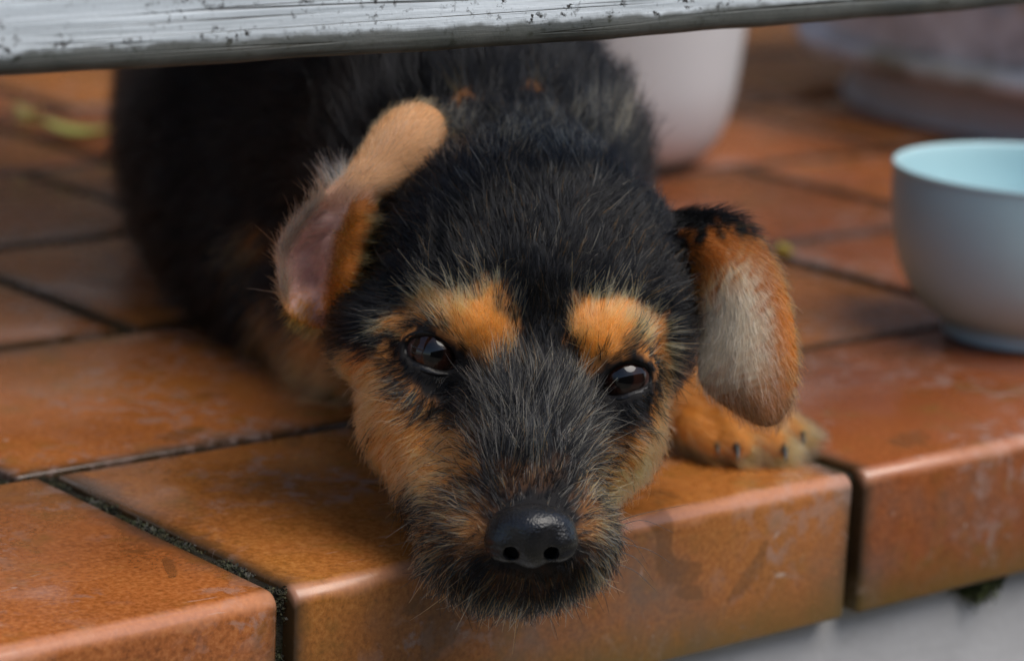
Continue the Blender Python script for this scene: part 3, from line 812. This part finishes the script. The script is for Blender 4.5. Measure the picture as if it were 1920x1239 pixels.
# colour of each hair, root to tip
u = rng.uniform(0, 1, N)
tanp = np.clip(np.maximum.reduce([br, ck, bt, mz]), 0, 1); is_tan = u < tanp * 1.15 - 0.06
goldness = np.clip(np.where(ck > br, 0.90, 0.34) + rng.normal(0, 0.22, N), 0, 1)
edge_b = np.clip((1 - br) * 2.2, 0, 1) * (br > 0.05); goldness = np.clip(goldness + 0.95 * edge_b, 0, 1.6)
tc = TAN + (GOLD - TAN) * np.minimum(goldness, 1)[:, None]; tc = tc + (PALE - tc) * np.clip(goldness - 0.95, 0, 0.7)[:, None]
tc = np.where((mz > np.maximum(br, ck))[:, None], tc * 0.80, tc); tc = np.where(pz[:, None], (TAN + (GOLD - TAN) * rng.uniform(0.3, 1.0, N)[:, None]) * rng.uniform(0.55, 0.95, N)[:, None], tc)
bc = BLACK * rng.uniform(0.6, 1.5, N)[:, None]
bc = np.where((hd & (rng.uniform(0, 1, N) < 0.035))[:, None], RUST * 0.6, bc)
bc = np.where((hd & (py < 700) & (rng.uniform(0, 1, N) < 0.035))[:, None], GREY * rng.uniform(0.15, 0.8, N)[:, None], bc)
griz = (bridge | (muz & ~low)) & ~is_tan & (rng.uniform(0, 1, N) < np.where(bridge, 0.26, 0.18))
bc = np.where(griz[:, None], GREY * rng.uniform(0.5, 1.1, N)[:, None], bc)
ruff = (np.abs(px - 1010) < 170) & (np.abs(py - 255) < 45) & (p[:, 2] > -100); bc = np.where((ruff & (rng.uniform(0, 1, N) < 0.16))[:, None], PALE * 0.55, bc)
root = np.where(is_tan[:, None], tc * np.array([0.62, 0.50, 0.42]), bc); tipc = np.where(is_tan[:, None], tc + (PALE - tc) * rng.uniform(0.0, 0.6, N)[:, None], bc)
tipc = np.where((ruff & (rng.uniform(0, 1, N) < 0.25))[:, None], PALE * 0.6, tipc)
rad = np.where(hd, np.where(ck > 0.4, 0.0108, 0.0092), 0.0100) * rng.uniform(0.6, 1.4, N)
L = np.where(is_tan & (br > 0.05) & (br < 0.75), L * 1.35, L)
K = 6
pts = strands(p, n, fd, lift, L, K, clump=0.70, clump_n=11)
# no hair passes below the tile surface behind the edge
hgt = pts @ UP - g_off; yw = pts @ M[1] + CAM[1] * 100
push = np.where((yw > -0.15) & (hgt < 0.02), 0.02 - hgt, 0); pts = pts + push[:, :, None] * UP
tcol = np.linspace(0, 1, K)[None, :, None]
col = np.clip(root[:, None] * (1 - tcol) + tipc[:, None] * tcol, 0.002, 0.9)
print('fur strands', N, 'body verts', len(bv))
# coarse guard hairs standing out of the coat: straw-tipped on brows, cheeks and bridge, black on the crown
gsel = np.where(hd & (rng.uniform(0, 1, N) < np.where(muz | bridge | (br > 0.05), 0.15, np.where(ck > 0.3, 0.10, 0.07))) & (ed > 1.9) & (ndp > 1.9))[0]
gN = len(gsel); gt = is_tan[gsel]; gb = bridge[gsel]
gcol = np.where(gt[:, None], (GOLD + (PALE - GOLD) * rng.uniform(0, 0.8, gN)[:, None]) * np.array([1.04, 0.98, 0.85]), BLACK)
gcol = np.where((~gt & (rng.uniform(0, 1, gN) < np.where(gb, 0.55, np.where(muz[gsel], 0.35, 0.06))))[:, None], GREY * rng.uniform(0.7, 1.7, gN)[:, None] * np.array([1.05, 1.0, 0.85]), gcol)
groot = np.where(gt[:, None], TAN, gcol * 0.6)
gp = strands(p[gsel], n[gsel], fd[gsel] + rng.normal(0, 0.22, (gN, 3)), lift[gsel] * 1.2, L[gsel] * rng.uniform(0.95, 1.35, gN), K, curl=0.22, bend=0.5, clump=0.0)
hg = gp @ UP - g_off; yg = gp @ M[1] + CAM[1] * 100
gp = gp + np.where((yg > -0.15) & (hg < 0.02), 0.02 - hg, 0)[:, :, None] * UP
pts = np.concatenate([pts, gp]); rad = np.concatenate([rad, rng.uniform(0.0095, 0.0145, gN)])
col = np.concatenate([col, np.clip(groot[:, None] * (1 - tcol) + gcol[:, None] * tcol, 0.002, 0.95)])
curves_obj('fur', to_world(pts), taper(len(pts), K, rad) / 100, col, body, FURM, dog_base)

# ---- eyes
def uv_sphere(c, R, ax, nu=48, nv=32, bulge=0.0):
    ax = np.asarray(ax) / np.linalg.norm(ax); a1 = np.cross(ax, [0, 1, 0]); a1 /= np.linalg.norm(a1); a2 = np.cross(ax, a1)
    vs = [c + ax * (R + bulge)]; fs = []
    for i in range(1, nv):
        th = math.pi * i / nv; rr = R + bulge * math.exp(-(th / 0.5) ** 2)
        for j in range(nu):
            ph = 2 * math.pi * j / nu
            vs.append(c + rr * (math.cos(th) * ax + math.sin(th) * (math.cos(ph) * a1 + math.sin(ph) * a2)))
    vs.append(c - ax * R)
    for j in range(nu): fs.append((0, 1 + j, 1 + (j + 1) % nu))
    for i in range(nv - 2):
        for j in range(nu):
            a = 1 + i * nu + j; b = 1 + i * nu + (j + 1) % nu; fs.append((a, a + nu, b + nu, b))
    e = 1 + (nv - 2) * nu
    for j in range(nu): fs.append((e + j, len(vs) - 1, e + (j + 1) % nu))
    return np.array(vs), fs
def eye_material(axis_world, R):
    t = NT('puppy_eye')
    dp = t.new('ShaderNodeVectorMath', operation='DOT_PRODUCT'); nv_ = t.new('ShaderNodeVectorMath', operation='NORMALIZE')
    t.link(t.tc.outputs['Object'], nv_.inputs[0]); t.link(nv_.outputs[0], dp.inputs[0]); dp.inputs[1].default_value = tuple(axis_world)
    ang = t.math('ARCCOSINE', dp.outputs['Value'])
    n = t.noise(t.tc.outputs['Object'], 900, 3)
    a2 = t.math('ADD', ang, t.math('MULTIPLY', t.math('SUBTRACT', n, 0.5), 0.05))
    t.set('Base Color', t.ramp(a2, [(0.0, (0.002, 0.002, 0.002)), (0.30, (0.003, 0.002, 0.002)), (0.36, (0.016, 0.006, 0.004)), (0.60, (0.013, 0.005, 0.0035)), (0.74, (0.006, 0.004, 0.003)), (0.86, (0.05, 0.028, 0.024))]))
    t.set('Roughness', 0.04); t.set('IOR', 1.40); t.set('Coat Weight', 0.2); t.set('Coat Roughness', 0.02)
    return t.m
lidm = simple('eyelid_skin', (0.006, 0.0055, 0.006), 0.36, 0.2, 400, 0.3, 900, 0.25)
for i in range(2):
    c, R, (ra, rb), ang = EYES[i]; ax = EYE_AXIS[i]
    gaze = unit((np.array([0, 0, 1.0]) * 0.75 + ax * 0.25)[None])[0]
    cw = to_world(c); axw = M @ gaze
    v, fs = uv_sphere(np.zeros(3), R * 0.01, axw, bulge=0.0004)
    e = mesh_obj('eye', v, fs, eye_material(axw, R), dog); e.location = Vector(cw - dog_base)
    # lid rim: a tube round the opening, lying on the eyeball
    right = np.array([math.cos(ang), math.sin(ang), 0]); right -= ax * (right @ ax); right /= np.linalg.norm(right); upv = np.cross(ax, right)
    ring = []; ns = 56; nt = 8
    for s in range(ns):
        th = 2 * math.pi * s / ns; x = (ra + .02) * math.cos(th); y = (rb * (0.93 if math.sin(th) > 0 else 1.0) + .02) * math.sin(th) - 0.10 * math.cos(th) ** 2
        z = math.sqrt(max(0.02, (R + 0.05) ** 2 - x * x - y * y)); q = x * right + y * upv + z * ax
        o_ = unit((x * right + y * upv)[None])[0]; nn = unit(q[None])[0]
        rr = 0.085 + 0.02 * math.sin(th * 3)
        for k in range(nt):
            b = 2 * math.pi * k / nt; ring.append(q + rr * (math.cos(b) * o_ + math.sin(b) * nn))
    fs = [(s * nt + k, ((s + 1) % ns) * nt + k, ((s + 1) % ns) * nt + (k + 1) % nt, s * nt + (k + 1) % nt) for s in range(ns) for k in range(nt)]
    ring = (np.array(ring) / 100) @ M.T
    mesh_obj('eyelid', ring, fs, lidm, e)

# ---- nose leather
def nose_sdf(p):
    p = p.astype(np.float32); o = NOSE
    e = lambda x, y, z, r, rot=None: ell(o + np.array([x, y, z]), r, rot)(p)
    d = e(0, 0.36, -0.42, (1.10, 0.56, 0.85))
    d = smin(d, e(0, 0.02, -0.12, (0.55, 0.56, 0.55)), 0.30)
    for s in (-1, 1):
        d = smin(d, e(s * 0.66, -0.04, -0.34, (0.56, 0.56, 0.62)), 0.20)
    d = smin(d, e(0, -0.42, -0.44, (0.40, 0.34, 0.45)), 0.3)
    for s in (-1, 1):
        h = cone(o + np.array([s * 0.58, -0.38, 0.40]), 0.22, o + np.array([s * 0.46, -0.30, -0.3]), 0.15)(p)
        h = np.minimum(h, cone(o + np.array([s * 0.62, -0.42, 0.40]), 0.17, o + np.array([s * 1.20, -0.24, -0.05]), 0.12)(p))
        d = smax(d, -h, 0.10)
    d = smax(d, -cone(o + np.array([0, -0.25, 0.58]), 0.06, o + np.array([0, -1.05, 0.15]), 0.09)(p), 0.10)
    return d
nv2, nq2 = surface_nets(nose_sdf, NOSE - 1.7, NOSE + 1.4, 0.032)
def nose_material():
    t = NT('nose_leather'); v = t.tc.outputs['Object']
    vo = t.new('ShaderNodeTexVoronoi'); vo.inputs['Scale'].default_value = 1500; t.link(v, vo.inputs['Vector'])
    t.set('Base Color', t.ramp(t.noise(v, 200, 3), [(0.3, (0.006, 0.006, 0.0065)), (0.7, (0.012, 0.0115, 0.012))]))
    t.set('Roughness', t.ramp(t.noise(v, 300, 3), [(0.35, 0.18), (0.65, 0.32)])); t.bump(vo.outputs['Distance'], 0.30, 0.0004); t.set('Specular IOR Level', 0.38)
    return t.m
mesh_obj('nose', to_world(nv2), nq2, nose_material(), dog, base=dog_base)

# ---- claws
clm = simple('claw_horn', (0.02, 0.018, 0.018), 0.35, 0.2, 200)
for (cx_, cy_, w_), sc_ in (((1341, 838, -11.2), .85), ((1377, 843, -11.0), 1.05), ((1466, 846, -11.3), 1.05), ((1501, 818, -12.4), 0.95)):
    c0 = P(cx_, cy_ - 6, w_); vs = []; fs = []
    for k in range(7):
        t = k / 6; cc = c0 + np.array([0.06, -0.02 - 0.36 * t * t, 0.10 + 0.50 * t]) * sc_ ; r = 0.155 * (1 - t) ** 0.7 * sc_ + 0.008
        for j in range(8):
            a = 2 * math.pi * j / 8; vs.append(cc + np.array([r * 0.8 * math.cos(a), r * math.sin(a), 0]))
    for k in range(6):
        for j in range(8): fs.append((k * 8 + j, k * 8 + (j + 1) % 8, k * 8 + 8 + (j + 1) % 8, k * 8 + 8 + j))
    fs.append(tuple(48 + j for j in range(8)))
    vs = np.array(vs); hz = vs @ UP - g_off; vs += np.maximum(0.03 - hz, 0)[:, None] * UP
    mesh_obj('claw', to_world(vs), fs, clm, dog, base=dog_base)

# ---- ears: curved sheets with thickness, described row by row from base to tip (edge, middle, edge)
def catmull(A, n):
    A = np.asarray(A, float); out = []
    for i in range(len(A) - 1):
        p0 = A[max(i - 1, 0)]; p1 = A[i]; p2 = A[i + 1]; p3 = A[min(i + 2, len(A) - 1)]
        for t in np.linspace(0, 1, n, endpoint=False):
            out.append(0.5 * (2 * p1 + (p2 - p0) * t + (2 * p0 - 5 * p1 + 4 * p2 - p3) * t * t + (3 * p1 - p0 - 3 * p2 + p3) * t ** 3))
    out.append(A[-1]); return np.array(out)
def ear_sheet(rows, nu=8, nc=7):
    R = np.array([[P(*a) for a in r] for r in rows])            # rows x cols x 3
    R = catmull(R, nu)                                           # along the ear
    R = np.swapaxes(catmull(np.swapaxes(R, 0, 1), nc), 0, 1)     # across it
    return R
def ear_mesh(name, rows, thick, mat, colfn, crumple=0.0):
    R = ear_sheet(rows); a, b, _ = R.shape
    if crumple:
        Sg, Tg = np.meshgrid(np.linspace(-1, 1, b), np.linspace(0, 1, a)); amp = crumple * (1 - ss(Tg, 0.40, 0.52)) * ss(Tg, 0.08, 0.18) * (1 - np.abs(Sg) ** 3)
        R = R + np.array([0.1, 0.3, 1.0]) * (amp * (np.sin(Sg * 6.5 + Tg * 21 + 0.8) + 0.6 * np.sin(Tg * 47 - Sg * 4)))[:, :, None]
    du = np.gradient(R, axis=0); dv = np.gradient(R, axis=1); nn = np.cross(du, dv); nn /= np.maximum(np.linalg.norm(nn, axis=2, keepdims=True), 1e-9)
    if nn[a // 2, b // 2, 2] < 0: nn = -nn
    s = np.linspace(-1, 1, b)[None, :, None]; t = np.linspace(0, 1, a)[:, None, None]
    th = thick * np.sqrt(np.clip(1 - (np.abs(s) ** 4), 0.05, 1)) * np.sqrt(np.clip(1 - t ** 8, 0.08, 1))
    front = R + nn * th * 0.5; back = R - nn * th * 0.5
    v = np.concatenate([front.reshape(-1, 3), back.reshape(-1, 3)]); n0 = a * b
    fs = []
    for i in range(a - 1):
        for j in range(b - 1):
            q = (i * b + j, i * b + j + 1, (i + 1) * b + j + 1, (i + 1) * b + j)
            fs.append(q); fs.append(tuple(n0 + k for k in q[::-1]))
    loop = [j for j in range(b)] + [i * b + b - 1 for i in range(1, a)] + [(a - 1) * b + j for j in range(b - 2, -1, -1)] + [i * b for i in range(a - 2, 0, -1)]
    for k in range(len(loop)):
        x, y = loop[k], loop[(k + 1) % len(loop)]; fs.append((x, x + n0, y + n0, y))
    fs = np.array(fs)
    # make faces point outwards
    f0 = fs[0]; fn0 = np.cross(v[f0[1]] - v[f0[0]], v[f0[2]] - v[f0[0]])
    if fn0 @ nn[0, 0] < 0: fs = fs[:, ::-1]
    o = mesh_obj(name, to_world(v), fs, mat, dog, base=dog_base)
    S, T = np.meshgrid(np.linspace(-1, 1, b), np.linspace(0, 1, a))
    cc = colfn(np.concatenate([S.ravel(), S.ravel()]), np.concatenate([T.ravel(), T.ravel()]), np.repeat([0, 1], n0))
    ca = o.data.color_attributes.new('coat', 'FLOAT_COLOR', 'POINT')
    ca.data.foreach_set('color', np.concatenate([cc, np.ones((len(cc), 1))], 1).astype(np.float32).ravel())
    return o, R, nn, th
def ear_fur(o, R, nn, th, colfn, lenfn, density, side, dirfn=None, lift=0.3, radius=0.0042):
    a, b, _ = R.shape
    ar = np.linalg.norm(np.cross(R[1:, :-1] - R[:-1, :-1], R[:-1, 1:] - R[:-1, :-1]), axis=2)
    N = int(ar.sum() * density); c = np.cumsum(ar.ravel()); k = np.minimum(np.searchsorted(c, rng.uniform(0, c[-1], N)), ar.size - 1)
    i, j = np.unravel_index(k, ar.shape); fu, fv = rng.uniform(0, 1, N), rng.uniform(0, 1, N)
    def bil(A): return (A[i, j] * ((1 - fu) * (1 - fv))[:, None] + A[i + 1, j] * (fu * (1 - fv))[:, None] + A[i, j + 1] * ((1 - fu) * fv)[:, None] + A[i + 1, j + 1] * (fu * fv)[:, None])
    p = bil(R); n = unit(bil(nn)) * side; tt_ = bil(np.broadcast_to(th, R.shape))[:, 0]; p = p + n * (tt_ * 0.5)[:, None]
    T = (i + fu) / (a - 1); S = 2 * (j + fv) / (b - 1) - 1
    along = unit(bil(np.gradient(R, axis=0))); across = unit(bil(np.gradient(R, axis=1)))
    d = along + across * (0.55 * S)[:, None] if dirfn is None else dirfn(S, T, along, across)
    L = lenfn(S, T) * rng.uniform(0.7, 1.25, N); ok = L > 0.02
    p, n, d, L, S, T = p[ok], n[ok], d[ok], L[ok], S[ok], T[ok]; N = len(p)
    pts = strands(p, n, d, np.full(N, lift), L, 5, curl=0.10, clump=0.25)
    c0 = colfn(S, T); c0 = np.clip(c0 * (0.45 + 0.85 * rng.uniform(0, 1, N) ** 0.8)[:, None], 0.002, 0.92)
    col = c0[:, None] * np.linspace(0.85, 1.08, 5)[None, :, None]
    return pts, taper(N, 5, np.full(N, radius) * rng.uniform(0.7, 1.2, N)), np.clip(col, 0.002, 0.9)
def ss(x, a, b): t = np.clip((x - a) / (b - a), 0, 1); return t * t * (3 - 2 * t)
def lerp(a, b, t): return a + (b - a) * t[:, None]

rowsL = [((585, 612, -4.6), (600, 612, -4.9), (620, 606, -4.9), (640, 600, -4.7), (660, 585, -4.4)),
         ((538, 585, -3.5), (562, 588, -4.0), (600, 578, -4.4), (640, 560, -3.0), (676, 545, -4.0)),
         ((521, 520, -3.0), (545, 528, -4.3), (600, 520, -4.7), (652, 505, -2.8), (692, 490, -4.2)),
         ((523, 452, -3.1), (552, 462, -4.4), (605, 458, -4.7), (662, 445, -2.6), (702, 435, -4.2)),
         ((572, 388, -3.4), (600, 402, -4.3), (635, 408, -4.0), (672, 405, -2.8), (710, 398, -4.0)),
         ((638, 332, -4.2), (655, 343, -3.7), (675, 352, -3.4), (694, 361, -3.4), (714, 370, -4.0)),
         ((672, 288, -5.0), (698, 300, -4.3), (728, 315, -3.9), (755, 334, -4.0), (776, 360, -4.7)),
         ((700, 242, -5.6), (732, 254, -4.8), (768, 272, -4.3), (800, 300, -4.4), (824, 334, -5.1)),
         ((740, 206, -6.0), (766, 215, -5.4), (796, 234, -5.0), (822, 258, -5.0), (840, 288, -5.4)),
         ((784, 193, -6.2), (798, 196, -5.9), (813, 203, -5.7), (826, 214, -5.6), (836, 232, -5.7))]
PINK = np.array([0.60, 0.36, 0.31]); PEACH = np.array([0.76, 0.39, 0.18]); CREAM = np.array([0.84, 0.74, 0.60]); WHITEG = np.array([0.62, 0.49, 0.34])
def skinL(S, T, back):
    c = lerp(PINK[None].repeat(len(S), 0), (PEACH * 0.8)[None].repeat(len(S), 0), ss(T, 0.4, 0.6)); c = lerp(c, (RUST)[None].repeat(len(S), 0), ss(S, 0.12, 0.3) * (1 - ss(T, 0.50, 0.6)))
    return np.where((back == 1)[:, None], np.array([0.012, 0.011, 0.011]), c)
def furL(S, T):
    c = lerp(CREAM[None].repeat(len(S), 0), PEACH[None].repeat(len(S), 0), ss(T, 0.42, 0.62))
    c = lerp(c, (TAN * 0.9 + GOLD * 0.2)[None].repeat(len(S), 0), np.where(T < 0.48, ss(S, 0.05, 0.3), ss(S, 0.3, 0.8) * 0.85)); c = lerp(c, (TAN * 1.1)[None].repeat(len(S), 0), (1 - ss(T, 0.14, 0.24)))
    c = lerp(c, (RUST * 1.3)[None].repeat(len(S), 0), 0.8 * ss(T, 0.5, 0.62) * np.maximum(1 - ss(S + rng.normal(0, .08, len(S)), -0.85, -0.45), ss(T + rng.normal(0, .03, len(S)), 0.86, 0.99)))
    return lerp(c, WHITEG[None].repeat(len(S), 0), 0.55 * ss(T, 0.52, 0.62) * (1 - ss(T, 0.75, 0.9)) * (1 - ss(np.abs(S + 0.25), 0.1, 0.45)))
ear_skin = skin_material()
oL, RL, NL, TL = ear_mesh('ear', rowsL, 0.20, ear_skin, skinL, 0.20)
def lenL(S, T):
    L = np.where(T < 0.47, 0.45, 0.46)
    L = np.where((S > 0.16) & (T < 0.47), 0.80, L); L = np.where(T < 0.20, 0.85, L)
    return np.where((T > 0.17) & (T < 0.40) & (S > -0.70) & (S < 0.16), np.where(rng.uniform(0, 1, len(S)) < 0.40, 0.55, 0.0), L)
def dirL(S, T, al, ac):
    low_ = ac * np.where(S > 0.1, 0.9, -0.5)[:, None] - al * 0.25
    return np.where((T < 0.47)[:, None], low_, al + ac * (0.7 * S + 0.35)[:, None])
A1 = ear_fur(oL, RL, NL, TL, furL, lenL, 190, 1, dirL, 0.42, 0.0088)
A2 = ear_fur(oL, RL, NL, TL, lambda S, T: BLACK[None].repeat(len(S), 0), lambda S, T: 0 * S + 0.5, 90, -1)
A3 = ear_fur(oL, RL, NL, TL, lambda S, T: lerp(CREAM[None].repeat(len(S), 0), GOLD[None].repeat(len(S), 0), rng.uniform(0, 0.7, len(S))), lambda S, T: np.where((S < -0.66) & (T > 0.12) & (T < 0.58), 1.0, 0.0), 420, 1,
             lambda S, T, al, ac: -ac * 1.0 + al * 0.45, 0.45, 0.0095)
A = [np.concatenate(z) for z in zip(A1, A2, A3)]
curves_obj('fur', to_world(A[0]), A[1] / 100, A[2], oL, FURM, dog_base)

rowsR = [((1225, 530, -5.0), (1240, 450, -4.8), (1262, 395, -5.4)),
         ((1280, 550, -3.5), (1318, 458, -3.1), (1362, 402, -4.6)),
         ((1300, 580, -3.0), (1365, 500, -2.4), (1432, 455, -3.8)),
         ((1310, 630, -2.8), (1392, 570, -2.1), (1470, 530, -3.2)),
         ((1309, 680, -2.6), (1402, 640, -1.9), (1489, 610, -2.9)),
         ((1316, 722, -2.5), (1408, 702, -1.8), (1496, 690, -2.7)),
         ((1346, 752, -2.4), (1420, 748, -1.9), (1488, 748, -2.6)),
         ((1392, 780, -2.4), (1432, 785, -2.1), (1466, 785, -2.5)),
         ((1420, 795, -2.4), (1436, 799, -2.3), (1450, 796, -2.5))]
def furR(S, T):
    c = lerp((RUST * 1.25)[None].repeat(len(S), 0), WHITEG[None].repeat(len(S), 0), ss(T + rng.normal(0, 0.04, len(S)), 0.21, 0.36) * (1 - ss(S + rng.normal(0, 0.12, len(S)), 0.05, 0.7)))
    c = lerp(c, (TAN * 1.0)[None].repeat(len(S), 0), ss(S, 0.35, 0.85) * ss(T, 0.3, 0.5)); c = lerp(c, np.array([[0.42, 0.175, 0.070]]).repeat(len(S), 0), ss(T + rng.normal(0, 0.05, len(S)), 0.50, 0.80))
    blk = np.clip(1 - ss(T - 0.10 * (1 - S) * 0 - 0.13 * ss(S, 0.1, 1.0), 0.04, 0.17), 0, 1)
    c = lerp(c, BLACK[None].repeat(len(S), 0), np.where(rng.uniform(0, 1, len(S)) < blk, 1.0, 0.0)); return c
def skinR(S, T, back):
    return np.where((back == 1)[:, None], np.array([0.012, 0.011, 0.011]), np.clip(furR(S, T) * 0.5, 0.01, 1))
oR, RR_, NR, TR = ear_mesh('ear', rowsR, 0.24, ear_skin, skinR)
B1 = ear_fur(oR, RR_, NR, TR, furR, lambda S, T: np.where(T < 0.2, 0.7, 0.46), 185, 1, None, 0.36, 0.0088)
B2 = ear_fur(oR, RR_, NR, TR, lambda S, T: BLACK[None].repeat(len(S), 0), lambda S, T: 0 * S + 0.5, 90, -1)
B = [np.concatenate(z) for z in zip(B1, B2)]
curves_obj('fur', to_world(B[0]), B[1] / 100, B[2], oR, FURM, dog_base)

# ---- whiskers
wk = [((1130, 1000, 2.2), (1200, 975, 1.8), (1262, 998, 1.6)), ((1140, 985, 2.0), (1195, 965, 1.8), (1290, 945, 1.5)), ((1145, 1015, 2.0), (1215, 1030, 1.8), (1262, 1058, 1.6)), ((1140, 1030, 2.0), (1190, 1045, 2), (1225, 1090, 1.9)),
      ((1135, 1050, 2.1), (1190, 1070, 2), (1232, 1110, 1.9)), ((1130, 1005, 2.2), (1180, 1010, 2), (1215, 1060, 1.9)), ((850, 940, 1.6), (780, 935, 1.4), (700, 948, 1.2)), ((850, 1010, 1.8), (790, 1010, 1.6), (725, 1025, 1.5)),
      ((870, 880, 1.6), (820, 850, 1.6), (775, 830, 1.7)), ((1010, 1130, 2.6), (1035, 1165, 2.6), (1046, 1200, 2.6)), ((1100, 1085, 2.4), (1130, 1110, 2.5), (1142, 1150, 2.5))]
wp = np.array([catmull([P(*a) for a in w], 5) for w in wk])
curves_obj('whiskers', to_world(wp), taper(len(wp), wp.shape[1], np.full(len(wp), 0.0125), 0.2) / 100, np.full(wp.shape, 0.012), body, FURM, dog_base)
